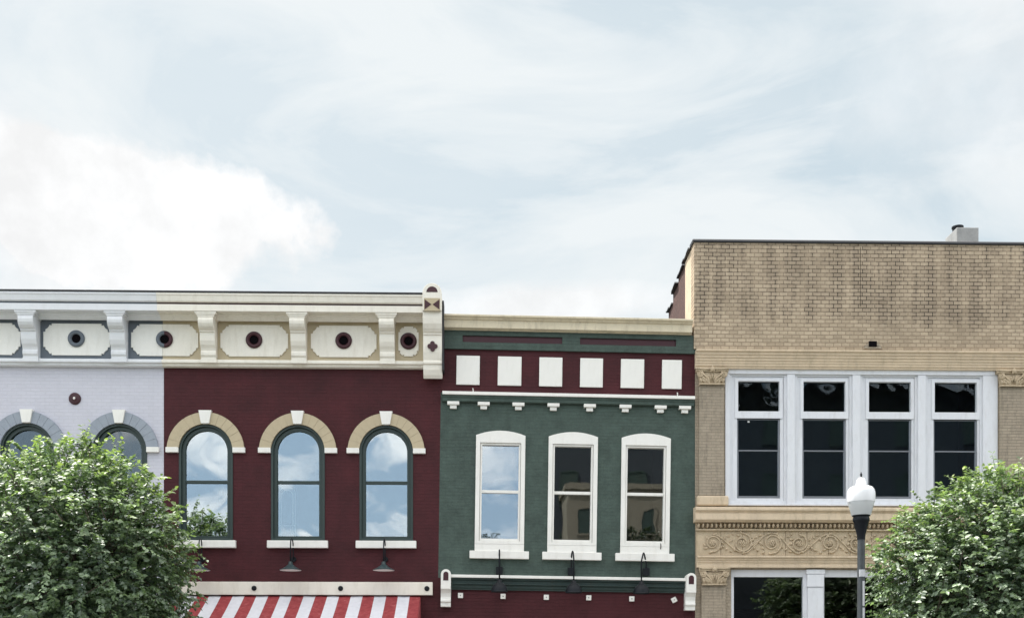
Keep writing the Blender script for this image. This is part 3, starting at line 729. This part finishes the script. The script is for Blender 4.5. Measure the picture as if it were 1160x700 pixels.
for px, y0, y1 in ((504.7, 644.5, 686.5), (782.3, 648.8, 690.6)):
    c = GP(px, y1, -.25); t = GP(px, y0, -.25); hw = .112; zt = t.z - hw
    m = MB().prism([(c.x - hw, zt - .28), (c.x + hw, zt - .28)] + [(c.x + hw * math.cos(math.pi * i / 12), zt + hw * math.sin(math.pi * i / 12)) for i in range(13)], -.30, -.0)
    prof = [(0, zt - .281), (-.31, zt - .281), (-.31, zt - .33), (-.27, zt - .36), (-.22, zt - .42), (-.20, zt - .50), (-.21, zt - .55), (-.24, zt - .57), (-.24, zt - .61), (-.20, zt - .63), (-.20, c.z), (0, c.z)]
    m.prism(prof, c.x - hw, c.x + hw, 'x')
    o = build('end_console', m, M_white, grn, bevel=.006)
    h2 = .058
    build('console_niche', MB().prism([(c.x - h2, zt - .14), (c.x + h2, zt - .14)] + [(c.x + h2 * math.cos(math.pi * i / 10), zt + h2 * math.sin(math.pi * i / 10)) for i in range(11)], -.305, -.29), M_maroon, o)
shell(grn, gx0 + .1, gx1 - .30, 14, Ztop - .45, M_redbr, roof_z=Ztop - .6)
grn.rotation_euler = (0, GA, 0)

# ------------------------------------------------------------------ buff building
def ZT(py, Y=0.0, ref=960): return P(ref, py, Y).z
TX0, TX1 = X(785.3), X(1184)
tan = thing('buff_building', 'buff brick building with soot stained parapet and a wide band of dark windows', 'building', (TX0, 0, 0), 'row of two storey shop buildings')
zc0 = ZT(397.0, -.05)          # top of the stone cornice
ztop = ZT(277.3, -.05)
wx0, wx1 = X(821), X(1130); wz0, wz1 = ZT(572.5), ZT(418)
lx0, lx1 = X(828), X(1124); lzt = ZT(645)
me_face = build('parapet_wall', MB().box(TX0, TX1, -.10, .25, zc0, ztop), M_face, tan)
# object-space stain height is measured from the part's own foot: shift the part's origin to ground level
off = me_face.location.z
me_face.data.transform(Matrix.Translation((0, 0, off))); me_face.location.z = 0
cap = build('parapet_cap', MB().prism([(.30, ztop + .001), (-.13, ztop + .001), (-.135, ztop + .035), (-.11, ztop + .075), (.30, ztop + .09)], TX0 - .03, TX1 + .03, 'x'), M_flash, tan, bevel=.006)
build('front_wall', MB().holed(rect(TX0 + .04, TX1, .1, zc0 - .001), [rect(wx0, wx1, wz0, wz1), rect(lx0, lx1, .55, lzt)], -.02, .3), M_pil, tan)
# crack joint and vent on the parapet
build('expansion_joint', MB().box(X(974.4, -.1), X(974.4, -.1) + .009, -.1025, -.09, ZT(347, -.1), ZT(280, -.1)), M_dark, tan)
vx, vz = X(988.4, -.1), ZT(394.4, -.1)
hs = [(vx + .20 * math.cos(math.pi * i / 8) , vz + .13 * math.sin(math.pi * i / 8)) for i in range(9)]
o = build('weep_vent', MB().prism([(vx - .22, vz - .02), (vx + .22, vz - .02)] + hs, -.13, -.101), M_pil, tan, bevel=.01)
build('vent_slot', MB().box(vx - .095, vx + .085, -.15, -.118, vz + .03, vz + .15), M_dark, o)
# stone cornice: fine stacked mouldings
def mould(py0, py1, ybase, steps):
    za, zb = ZT(py0, ybase), ZT(py1, ybase); h = za - zb
    return [(0, za)] + [(y, za - h * f) for y, f in steps] + [(0, zb)]
st = [(-.24, .0), (-.24, .10), (-.20, .14), (-.20, .27), (-.175, .30), (-.175, .42), (-.15, .46), (-.15, .58), (-.13, .61), (-.13, .72), (-.115, .75), (-.115, .86), (-.09, .92), (-.09, 1.0)]
build('stone_cornice', MB().prism(mould(397.2, 417.0, -.18, st), TX0 + .03, TX1 + .02, 'x'), M_stone2, tan, bevel=.004)
# pilasters
def capital(x0, x1, zb, zt, parent):
    """carved leaf capital: bell, corner scrolls, leaves, rosette, abacus"""
    cx = (x0 + x1) / 2; hw = (x1 - x0) / 2; h = zt - zb
    m = MB()
    m.prism([(cx - hw * .80, zb), (cx + hw * .80, zb), (cx + hw * .92, zt - h * .22), (cx - hw * .92, zt - h * .22)], -.13, 0)
    m.box(cx - hw * .86, cx + hw * .86, -.16, 0, zb - .0, zb + .035)
    ab = [(cx - hw * 1.08, -.02), (cx - hw * 1.08, -.20)] + [(cx - hw * 1.0 + 2 * hw * t, -.20 + .05 * math.sin(math.pi * t)) for t in (.1, .25, .4, .5, .6, .75, .9)] + [(cx + hw * 1.08, -.20), (cx + hw * 1.08, -.02)]
    m.prism(ab, zt - h * .20, zt - h * .11, 'z'); m.prism([(p[0] * 1.0, p[1] - .015) for p in ab], zt - h * .10, zt, 'z')
    for s in (-1, 1):                                       # corner volutes with a stalk rising from the foot
        vc = (cx + s * hw * .82, zt - h * .36)
        sp = [(vc[0] + s * .085 * (1 - t) * math.cos(5.2 * math.pi * t + .4) , -.155 - .02 * t, vc[1] + .085 * (1 - t) * math.sin(5.2 * math.pi * t + .4)) for t in [i / 26 for i in range(24)]]
        m.tube(sp, [.020] * 20 + [.014] * 4, 6)
        m.tube([(cx + s * hw * .10, -.14, zb + h * .15), (cx + s * hw * .22, -.155, zb + h * .34), (cx + s * hw * .45, -.16, zb + h * .50), (cx + s * hw * .72, -.16, zt - h * .24)], [.014, .02, .02, .018], 6)
        for k in range(5):                                  # leaf lobes
            m.blob((cx + s * hw * (.24 + .13 * k), -.145, zb + h * (.20 + .02 * k + .05 * (k % 2))), (.030, .028, .065), 6, 5, rot=-s * .35)
        m.blob((cx + s * hw * .55, -.155, zb + h * .38), (.028, .03, .06), 6, 5, rot=-s * .7)
    for k in range(5): m.blob((cx + .05 * (k - 2) * .8, -.155, zb + h * (.32 + .10 * (2 - abs(k - 2)))), (.022, .03, .07), 6, 5, rot=(2 - k) * .25)
    m.blob((cx, -.205, zt - h * .10), (.055, .035, .055), 8, 6)
    for k in range(5):
        a = 2 * math.pi * k / 5 + .3; m.blob((cx + .055 * math.cos(a), -.20, zt - h * .10 + .05 * math.sin(a)), (.028, .022, .028), 6, 4)
    return build('capital', m, M_stone, parent, smooth=True)
zcb, zct = ZT(437.3, -.1), ZT(417.2, -.2) - .002
for a, b in ((792, 820), (1132.5, 1160.5)):
    pl = build('pilaster', MB().box(X(a, -.09), X(b, -.09), -.095, .0, ZT(561.5, -.1), zcb - .001), M_pil, tan, bevel=.004)
    capital(X(a - 2.5, -.1), X(b + 3.0, -.1), zcb, zct, pl)
    build('pilaster_base', MB().box(X(a - 2.5, -.12), X(b + 5.5, -.12), -.13, .0, ZT(573, -.12), ZT(561.7, -.12)), M_stone2, pl, bevel=.035)
# big window band
fr = MB().holed(rect(wx0 + .002, wx1 - .002, wz0 + .002, wz1 - .002),
     [rect(X(829.5 + 74.0 * i + (0 if i < 4 else 0), .0), X(829.5 + 74.0 * i + 59, .0), ZT(567.5), ZT(426.5)) for i in range(4)], .02, .20)
wf = build('window_surround', fr, M_wwin, tan, bevel=.006)
m = MB().box(wx0 + .004, wx1 - .004, -.035, .018, ZT(424.5), wz1 - .004)
build('header_board', m, M_wwin, wf, bevel=.006)
for a, b in [(X(829.5 + 74.0 * i + 62.0), X(829.5 + 74.0 * (i + 1) - 3.2)) for i in range(3)] + [(wx0 + .006, X(826.8)), (X(1113), wx1 - .006)]:
    build('mullion', MB().box(a, b, -.03, .018, wz0 + .03, ZT(424.8)), M_wwin, wf, bevel=.006)
build('window_sill', MB().prism([(.2, wz0 + .045), (-.07, wz0 + .025), (-.07, wz0 - .01), (.2, wz0 - .01)], wx0 + .002, wx1 - .002, 'x'), M_wwin, wf)
gl4 = [(835.7, 882.4), (909.6, 957), (983.6, 1031), (1058, 1105.6)]
for i, (a, b) in enumerate(gl4):
    xa, xb = X(829.5 + 74.0 * i) + .002, X(829.5 + 74.0 * i + 59) - .002
    ga, gb = X(a, .08), X(b, .08)
    zt_, zb_ = ZT(426.5) - .002, ZT(567.5) + .002
    tr0, tr1 = ZT(473.5, .05), ZT(467, .05)
    up = rect(ga, gb, tr1 + .01, ZT(433, .08)); lo_ = rect(ga - .02, gb + .02, ZT(564.8, .08), tr0)
    o = build('window', MB().holed(rect(xa, xb, zb_, zt_), [up, lo_], .05, .14), M_wwin, tan, bevel=.006)
    # stepped stop round the upper light
    build('transom_light_frame', MB().holed(rect(ga - .075, gb + .075, tr0 - .02, ZT(429.2, .05)), [rect(ga - .0, gb + .0, tr1 + .01, ZT(433, .08))], .028, .049), M_wwin, o, bevel=.004)
    zmm = ZT(510.6, .08)
    lm = MB().holed(rect(ga - .018, gb + .018, zmm + .001, tr0 - .022), [rect(ga + .012, gb - .018, zmm + .014, tr0 - .045)], .085, .13)
    lm.holed(rect(ga - .018, gb + .018, ZT(564.8, .08) + .002, zmm), [rect(ga + .018, gb - .026, ZT(562.0, .08), zmm - .018)], .075, .125)
    build('sash', lm, M_alu, o, bevel=.003)
    build('transom_pane', MB().box(ga - .015, gb + .015, .112, .118, tr1 + .002, ZT(433, .08) + .01), G_trans, o)
    build('pane', MB().box(ga, gb, .106, .111, ZT(564.5, .08) + .01, tr0 - .03), G_tan, o)
for i in (0,):
    build('paper_scrap', MB().box(X(848), X(848) + .045, .100, .104, ZT(478), ZT(476)), M_lining, tan)
# ledge, bead row, carved frieze
st = [(-.30, .0), (-.31, .08), (-.31, .22), (-.27, .30), (-.25, .36), (-.25, .42), (-.28, .46), (-.28, .86), (-.24, .92), (-.20, 1.0)]
LX0, LX1 = X(787, -.2), TX1 + .03
build('ledge', MB().prism([(.0, ZT(573.4, -.3))] + [(y, z) for y, z in mould(574.4, 590.8, -.3, st)[1:]], LX0, LX1, 'x'), M_stone2, tan, bevel=.005)
zb1_, zb0_ = ZT(590.9, -.16), ZT(600.8, -.16)
dm = MB().box(LX0 + .05, LX1 - .02, -.04, 0, zb0_, zb1_ - .002)
nb = int((LX1 - LX0 - .1) / .1)
for i in range(nb):
    xx = LX0 + .10 + i * .1
    dm.blob((xx, -.12, (zb0_ + zb1_) / 2 + .012), (.030, .085, .058), 8, 6)
dm.box(LX0 + .05, LX1 - .02, -.15, 0, zb0_ - .0, zb0_ + .03)
build('bead_moulding', dm, M_stone, tan)
fz0, fz1 = ZT(629.4, -.1), zb0_ - .001
ff = build('frieze', MB().box(LX0 + .06, LX1 - .03, -.085, 0, fz0, fz1), M_stone, tan)
m = MB(); fc = (fz0 + fz1) / 2; fh = fz1 - fz0
px = 808.0; k = 0; centres = []
while px < 1180: centres.append(X(px, -.1)); px += 32.6; k += 1
for k, cx in enumerate(centres):
    s = 1 if k % 2 else -1; rmax = fh * random.uniform(.34, .42); cx += random.uniform(-.03, .03); centres[k] = cx
    pts = []; turns = 1.6
    for i in range(34):
        t = i / 33; a = -s * (2 * math.pi * turns * t) + math.pi / 2 * s; rr = rmax * (1 - .78 * t)
        pts.append((cx + rr * math.cos(a), -.10 - .018 * t, fc + rr * math.sin(a)))
    m.tube(pts, [.021 - .008 * i / 33 for i in range(34)], 6)
    for j in range(6):                       # rosette
        a = 2 * math.pi * j / 6; m.blob((cx + .045 * math.cos(a), -.115, fc + .045 * math.sin(a)), (.026, .03, .026), 6, 4)
    m.blob((cx, -.13, fc), (.028, .03, .028), 6, 4)
    for j in range(7):                       # leaves off the stalk
        a = 2 * math.pi * j / 7 + random.uniform(.2, .9) * s; rr = rmax * random.uniform(.8, 1.15)
        m.blob((cx + rr * math.cos(a), -.098, max(fz0 + .03, min(fz1 - .03, fc + rr * math.sin(a) * .95))), (random.uniform(.04, .07), .032, random.uniform(.02, .03)), 6, 4, rot=a + random.uniform(.5, 1.4) * s)
    if k + 1 < len(centres):                 # linking vine
        nx = centres[k + 1]; pts = []
        for i in range(11):
            t = i / 10; pts.append((cx + (nx - cx) * t, -.10, fc - s * rmax * math.cos(math.pi * t)))
        m.tube(pts, .018, 6)
        mx_ = (cx + nx) / 2
        for j in range(7): m.blob((mx_ + .045 * (j - 3) + random.uniform(-.02, .02), -.098, fc + s * fh * (.10 + .045 * j) * (1 if j % 2 else -1)), (random.uniform(.03, .055), .034, .022), 6, 4, rot=s * (.5 + .6 * j))
build('scroll_relief', m, M_stone, ff, smooth=True)
m = MB(); px = 792 + 24.4
while px < 1180: m.box(X(px, -.09), X(px, -.09) + .010, -.0875, -.07, fz0 + .01, fz1 - .01); px += 24.4
m.box(X(792, -.09), LX1 - .05, -.0875, -.07, fz0 + .002, fz0 + .0105)
build('tile_joints', m, paint('brown joint mortar', (.17, .12, .08), .9, .2), ff)  # dark brown mortar between the frieze tiles
st = [(-.20, .0), (-.20, .16), (-.15, .22), (-.15, .36), (-.125, .40), (-.125, .56), (-.105, .60), (-.105, .74), (-.14, .80), (-.14, 1.0)]
build('lower_entablature', MB().prism(mould(629.5, 642.6, -.15, st), LX0 + .06, LX1, 'x'), M_stone2, tan, bevel=.004)
# ground-floor pilasters, posts and windows
zc2b, zc2t = ZT(663, -.1), ZT(642.7, -.15) - .002
for a, b in ((794.5, 822), (1134, 1161.5)):
    pl = build('pilaster', MB().box(X(a, -.09), X(b, -.09), -.095, .0, .12, zc2b - .001), M_pil, tan, bevel=.004)
    capital(X(a - 1.5, -.1), X(b + 3.0, -.1), zc2b, zc2t, pl)
lf = build('shop_surround', MB().holed(rect(lx0 + .002, lx1 - .002, .552, lzt - .002), [rect(X(831.5 + 102.5 * i), X(831.5 + 102.5 * i + 78.5 + (2 if i == 2 else 0)), .7, ZT(653.2)) for i in range(3) if i < 3][:2] + [rect(X(1037), X(1118), .7, ZT(653.2))], .02, .16), M_wwin, tan, bevel=.006)
for k, p in enumerate((914.5, 1017)):
    a, b = X(p), X(p + 17)
    m = MB().box(a, b, -.06, .018, .6, ZT(665)).box(a - .02, b + .02, -.08, .018, ZT(664.6), ZT(650.5)).box(a - .04, b + .04, -.09, .018, ZT(650.2), lzt - .004)
    build('post', m, M_wwin, tan, bevel=.006)
for a, b in ((831.5, 910), (934, 1012.5), (1037, 1118)): build('pane', MB().box(X(a), X(b), .09, .098, .7, ZT(653.2)), G_store, lf)
# left side wall of red brick with tile coping stepping down to the rear
sx0, sx1 = TX0 - .0, TX0 + .25
ztp = ztop
steps = [(.26, 1.2, ztp - .02), (1.2, 2.1, ztp - .05), (2.1, 2.9, ztp - .16), (2.9, 3.6, ztp - .40), (3.6, 6.0, ztp - .72), (6.0, 9.0, ztp - 1.1), (9.0, 14.0, ztp - 1.5)]
poly = [(.26, .1)] + [(.26, steps[0][2])]
for a, b, z_ in steps: poly += [(a, z_), (b, z_)]
poly += [(14.0, .1)]
# drop duplicate consecutive points
pp = [poly[0]]
for q in poly[1:]:
    if q != pp[-1]: pp.append(q)
build('side_wall', MB().prism(pp, sx0 + .02, sx1, 'x'), M_redbr, tan)
build('corner_quoin', MB().box(TX0 + .001, TX0 + .24, .251, 1.05, .1, ztop - .03), M_stone2, tan)
m = MB()
for a, b, z_ in steps[:5]:
    y = a
    while y < b:
        e = min(y + .34, b); m = MB().prism([(y, z_ + .012), (y + .03, z_ + .05), (e - .02, z_ + .035), (e, z_ + .006)], sx0 - .02 - random.uniform(0, .05), sx1 + .05, 'x'); y += .34
        build('coping_tile', m, M_flash, tan)
build('far_side_wall', MB().box(TX1 - .25, TX1, .31, 14, .1, ztop - .3), M_redbr, tan)
build('rear_wall', MB().box(sx1 + .01, TX1 - .26, 13.7, 14, .1, ztop - 1.6), M_redbr, tan)
build('roof', MB().box(sx1 + .01, TX1 - .26, .31, 13.69, ztop - 1.9, ztop - 1.7), M_roof, tan)
build('upper_floor', MB().box(sx1 + .01, TX1 - .26, .31, 13.69, 4.3, 4.5), M_room, tan)
build('room_partition', MB().box(sx1 + .01, TX1 - .26, 4.2, 4.3, 4.52, ztop - 1.92), M_room, tan)
# chimney
cY = 3.2
c0, c1 = X(1084, cY), X(1108.8, cY); zk0, zk1 = ztop - 1.7, P(1094, 257.5, cY).z
ch = build('chimney', MB().box(c0, c1, cY, cY + .75, zk0, zk1), M_conc, tan, bevel=.02)
cm = ((c0 + c1) / 2 - .12, cY + .35)
build('chimney_pot', MB().lathe([(.13, 0), (.13, .10), (.15, .11), (.15, .15), (.001, .16)], (cm[0], cm[1], zk1), 14), M_black, ch)

# ------------------------------------------------------------------ street lamp
LY = -6.0; k_ = 65.0
lb = P(975.5, 640, LY); lamp = thing('street_lamp', 'black post street lamp with a white acorn globe in front of the buff building', 'street lamp', (lb.x, LY, .1))
def lz_(py): return P(975.5, py, LY).z
def prof(pts): return [(w_ / 2 / k_, lz_(py)) for w_, py in pts]
c = (lb.x, LY, 0)
h0 = lz_(610)
build('post', MB().lathe([(.20, .1), (.20, .22), (.17, .26), (.17, .50), (.12, .60), (.10, .75), (.085, .82), (.072, .9), (.064, h0)], c, 20), M_post, lamp, smooth=True)
build('base_flange', MB().lathe([(.001, .101), (.26, .101), (.26, .14), (.21, .16)], c, 20), M_post, lamp)
build('collar', MB().lathe(prof([(8.8, 611), (9.5, 606), (12.5, 600), (15, 594), (17, 591), (18.5, 590), (18.8, 587), (17.6, 586), (17.6, 585), (20, 584.4), (20, 583.4), (10, 583)]), c, 24), M_black, lamp, smooth=True)
build('globe_bowl', MB().lathe(prof([(21.5, 583.6), (23.5, 580), (27, 574), (29.8, 568.4), (29.5, 568)]), c, 32), M_globe2, lamp, smooth=True)
build('globe_top', MB().lathe(prof([(30.6, 568.6), (31.2, 567), (31.6, 562), (31, 557.5), (29, 554.2), (25, 551.8), (17, 550.4), (12, 549.6), (11.4, 546), (10.4, 543.8), (8.2, 542.4), (6, 541.4), (3, 540.6), (.1, 540.3)]), c, 32), M_globe, lamp, smooth=True)
build('finial', MB().lathe(prof([(4, 540.5), (2.5, 539.6), (1.6, 538.6), (3.0, 537.4), (1.6, 536.2), (.8, 535), (.05, 534)]), c, 12), M_black, lamp, smooth=True)
def patch(py0, py1, a0, a1, r):
    m = MB(); n = 6
    z0, z1 = lz_(py1), lz_(py0)
    vs = []; 
    for i in range(n + 1):
        a = a0 + (a1 - a0) * i / n
        for rr in (r, r + .002):
            for z in (z0, z1): vs.append((c[0] + rr * math.cos(a), c[1] + rr * math.sin(a), z))
    fs = []
    for i in range(n):
        b = i * 4; d = b + 4
        fs += [(b + 2, d + 2, d + 3, b + 3), (b, b + 1, d + 1, d), (b + 1, b + 3, d + 3, d + 1), (b, d, d + 2, b + 2)]
    return m.add(vs, fs + [(0, 2, 3, 1), (n * 4, n * 4 + 1, n * 4 + 3, n * 4 + 2)])
build('sticker', patch(645, 653, R(-140), R(-40), .068), M_sticker, lamp)
build('sticker', patch(658, 686, R(-88), R(-50), .0685), M_sticker, lamp)
build('sticker', patch(688, 702, R(-88), R(-50), .069), M_sticker, lamp)

# ------------------------------------------------------------------ trees
def leaf_mat(name, col, hi, toplit_col):
    m = bpy.data.materials.new(name); m.use_nodes = True; g = NT(m.node_tree)
    at = g.n('ShaderNodeAttribute', attribute_name='leaf_tone').outputs['Fac']
    toplit = g.n('ShaderNodeAttribute', attribute_name='leaf_toplit').outputs['Fac']
    c = g.ramp(at, [(0.0, col), (1.0, hi)])
    c = g.mix(toplit, c, toplit_col)
    p = g.n('ShaderNodeBsdfPrincipled', {'Base Color': c, 'Roughness': .48, 'Specular IOR Level': .9, 'IOR': 1.55})
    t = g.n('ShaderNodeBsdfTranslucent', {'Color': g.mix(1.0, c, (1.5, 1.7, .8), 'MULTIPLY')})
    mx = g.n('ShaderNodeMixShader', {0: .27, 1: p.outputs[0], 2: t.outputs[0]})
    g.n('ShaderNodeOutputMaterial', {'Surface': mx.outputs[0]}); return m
M_leaf = leaf_mat('broad leaf', (.026, .052, .036), (.24, .335, .175), (.35, .43, .13))

M_leafd = leaf_mat('silhouette dark leaf', (.012, .022, .012), (.025, .042, .02), (.04, .06, .02))  # darkened copy of the leaf: silhouette shade of the far trees put into colour
def lump(d, seed):
    """bumpy radius factor for unit directions d (n,3)"""
    rng = np.random.RandomState(seed); r = np.ones(len(d))
    for _ in range(26):
        c_ = rng.normal(size=3); c_ /= np.linalg.norm(c_)
        r += rng.uniform(-.085, .085) * np.exp(-(1 - d @ c_) / rng.uniform(.02, .10))
    return r
def crown_mesh(name, rx, ry, rz, seed, ntwig=2300, leaf=.10, extra=()):
    rng = np.random.RandomState(seed)
    base = []; dirs = []; ages = []
    # twigs start under the crown surface and run outward
    d = rng.normal(size=(ntwig, 3)); d /= np.linalg.norm(d, axis=1)[:, None]
    rad = lump(d, seed) * rng.uniform(.60, .93, ntwig) 
    deep = rng.rand(ntwig) < .30; rad[deep] *= rng.uniform(.35, .9, deep.sum())
    start = d * rad[:, None] * np.array([rx, ry, rz])
    for ex in extra:        # extra shoulders: (dx,dy,dz,r)
        k = int(ntwig * .13 * (ex[3] / .8) ** 2)
        e = rng.normal(size=(k, 3)); e /= np.linalg.norm(e, axis=1)[:, None]
        start = np.vstack([start, np.array(ex[:3]) + e * ex[3] * rng.uniform(.4, .95, k)[:, None]]); d = np.vstack([d, e])
    n = len(start)
    td = d + rng.normal(scale=.50, size=(n, 3)) + np.array([0, 0, .22]); td /= np.linalg.norm(td, axis=1)[:, None]
    L = rng.uniform(.20, .48, n); longs = rng.rand(n) < .05; L[longs] *= rng.uniform(1.3, 2.0, longs.sum())
    nl = 15
    t = (np.arange(nl) + .5) / nl
    pts = start[:, None, :] + td[:, None, :] * (L[:, None, None] * t[None, :, None])
    pts[:, :, 2] -= (.10 * t ** 2)[None, :] * (1 - td[:, 2:3] * .5)
    side = np.cross(td, np.array([0, 0, 1.0])); side /= np.linalg.norm(side, axis=1)[:, None] + 1e-6
    sgn = np.where(np.arange(nl) % 2 == 0, 1.0, -1.0)
    pos = pts.reshape(-1, 3)
    ax = (td[:, None, :] * .55 + side[:, None, :] * sgn[None, :, None] * .8 + np.array([0, 0, -.28])).reshape(-1, 3)
    ax += rng.normal(scale=.30, size=ax.shape); ax /= np.linalg.norm(ax, axis=1)[:, None]
    nrm = (d[:, None, :] * .45 + np.array([0, 0, .75]) + np.zeros((1, nl, 1))).reshape(-1, 3) + rng.normal(scale=.42, size=ax.shape)
    nrm -= ax * (nrm * ax).sum(1)[:, None]; nrm /= np.linalg.norm(nrm, axis=1)[:, None]
    bi = np.cross(nrm, ax)
    N = len(pos)
    s = leaf * rng.uniform(.6, 1.2, N) * np.repeat(rng.uniform(.85, 1.15, n), nl)
    a = lambda u, v, w_: pos + ax * (s * u)[:, None] + bi * (s * v)[:, None] + nrm * (s * w_)[:, None]
    # broad pointed leaf, folded along its midrib: 6 verts, 4 tris -> 2 quads
    V = np.stack([a(0, 0, 0), a(.30, .36, .10), a(.72, .26, .06), a(1.08, 0, -.10), a(.72, -.26, .06), a(.30, -.36, .10)], 1).reshape(-1, 3)
    idx = np.arange(N) * 6
    Fq = np.stack([np.stack([idx, idx + 1, idx + 2, idx + 3], 1), np.stack([idx, idx + 3, idx + 4, idx + 5], 1)], 1).reshape(-1, 4)
    me = bpy.data.meshes.new(name)
    me.vertices.add(len(V)); me.vertices.foreach_set('co', V.ravel().astype(np.float32))
    me.loops.add(Fq.size); me.loops.foreach_set('vertex_index', Fq.ravel().astype(np.int32))
    me.polygons.add(len(Fq)); me.polygons.foreach_set('loop_start', (np.arange(len(Fq)) * 4).astype(np.int32))
    me.update(calc_edges=True)
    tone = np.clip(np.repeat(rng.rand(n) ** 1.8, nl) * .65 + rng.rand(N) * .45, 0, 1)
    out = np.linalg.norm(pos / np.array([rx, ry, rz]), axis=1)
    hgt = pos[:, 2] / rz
    lit_top = np.clip((np.tile(t, n) - .35) * 1.5, 0, 1) * np.clip((out - .78) * 4, 0, 1) * np.clip(hgt * 1.3, 0, 1) * (np.repeat(rng.rand(n), nl) * .9 + .1)  # yellower outer top leaves: sun on the crown put into the leaf colour
    for nm, val in (('leaf_tone', tone), ('leaf_toplit', lit_top)):
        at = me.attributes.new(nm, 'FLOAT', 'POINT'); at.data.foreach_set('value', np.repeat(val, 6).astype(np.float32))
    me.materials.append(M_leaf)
    tw = MB()
    for i in range(0, n, 4):
        p0 = Vector(start[i]); v = Vector(td[i]) * float(L[i]); tw.tube([p0 - v * .8, p0, p0 + v * .9 - Vector((0, 0, .08))], [.010, .007, .003], 4, cap=False)
    return me, tw
def tree(label, x, y, zc, r, seed, ntwig, extra=(), leaf=.10, mat=None):
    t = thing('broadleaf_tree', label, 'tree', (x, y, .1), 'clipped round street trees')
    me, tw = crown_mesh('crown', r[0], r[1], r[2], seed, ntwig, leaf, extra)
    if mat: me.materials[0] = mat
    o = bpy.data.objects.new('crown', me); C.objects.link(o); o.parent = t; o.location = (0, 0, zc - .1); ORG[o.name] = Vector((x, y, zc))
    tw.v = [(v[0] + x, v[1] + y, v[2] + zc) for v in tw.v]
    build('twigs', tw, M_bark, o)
    zf = zc - r[2] * .75
    build('trunk', MB().tube([(x, y, .1), (x + .02, y, .35), (x + .03, y + .02, zf), (x - .03, y, zc)], [.19, .14, .115, .07], 12), M_bark, t, smooth=True)
    m = MB(); rn = random.Random(seed)
    for k in range(11):
        a = 2 * math.pi * k / 11 + rn.uniform(-.2, .2); el = rn.uniform(.25, 1.2); z0 = rn.uniform(zf, zc - .1)
        d = Vector((math.cos(a) * math.cos(el) * r[0], math.sin(a) * math.cos(el) * r[1], math.sin(el) * r[2] * .9)) * .8
        p0 = Vector((x, y, z0)); m.tube([p0, p0 + d * .35 + Vector((0, 0, .08)), p0 + d * .7, p0 + d], [.055, .04, .025, .012], 7)
    build('limb', m, M_bark, t, smooth=True)
    return t
TY = -4.3
p = P(80, 646, TY)
tree('round leafy green street tree at the left, in front of the lavender building', p.x, TY, p.z, (2.36, 2.2, 2.40), 11, 5200, leaf=.084)
p = P(1126, 660, TY)
tree('round leafy green street tree at the right, beside the street lamp', p.x, TY, p.z, (2.22, 2.1, 2.20), 23, 4700, leaf=.084)

# ------------------------------------------------------------------ across the street (what the window glass mirrors)
def block(name, label, x0, x1, yf, depth, h, mat, cols, floors, z0, dz, ww, wh, roofy=None):
    b = thing(name, label, 'building', ((x0 + x1) / 2, yf, 0))
    build('wall', MB().box(x0, x1, yf - depth, yf, 0, h), mat, b)
    build('roof_coping', MB().box(x0 - .15, x1 + .15, yf - depth - .1, yf + .15, h + .002, h + .3), M_obeige if mat is M_obeige else M_flash, b)
    first = None
    for i in range(cols):
        for j in range(floors):
            cx = x0 + (x1 - x0) * (i + .5) / cols; z = z0 + dz * j
            if first is None:
                first = build('window', MB().holed(rect(cx - ww / 2, cx + ww / 2, z, z + wh), [rect(cx - ww / 2 + .1, cx + ww / 2 - .1, z + .1, z + wh - .1)], yf + .002, yf + .06), M_obeige if mat is M_obeige else M_moss, b)
                pn = build('pane', MB().box(cx - ww / 2 + .1, cx + ww / 2 - .1, yf + .01, yf + .03, z + .1, z + wh - .1), M_moss, first)
                f0 = first.location.copy(); c0_ = (cx, z)
            else:
                q = first.copy(); C.objects.link(q); q.parent = b; q.location = f0 + Vector((cx - c0_[0], 0, z - c0_[1]))
                r_ = pn.copy(); C.objects.link(r_); r_.parent = q
    return b
block('brick_building', 'tall dark slate brick building across the street, mirrored in the right hand windows', 3.2, 46, -46, 14, 20.2, M_obrick, 10, 6, 1.2, 3.9, 1.2, 2.2)
block('rendered_house', 'lower beige rendered building across the street mirrored in the green wall windows', 5.0, 10.8, -42, 3.9, 13.3, M_obeige, 3, 4, 1.0, 3.2, .9, 1.6)
tree('tall street tree across the road, behind the beige building mirrored in glass', 8.6, -38.5, 7.6, (2.5, 2.0, 3.1), 31, 900, leaf=.16, mat=M_leafd)
tree('slim street tree across the road, mirrored low in the sky filled window', .6, -38.5, 7.9, (1.3, 1.3, 2.4), 37, 600, leaf=.16, mat=M_leafd)
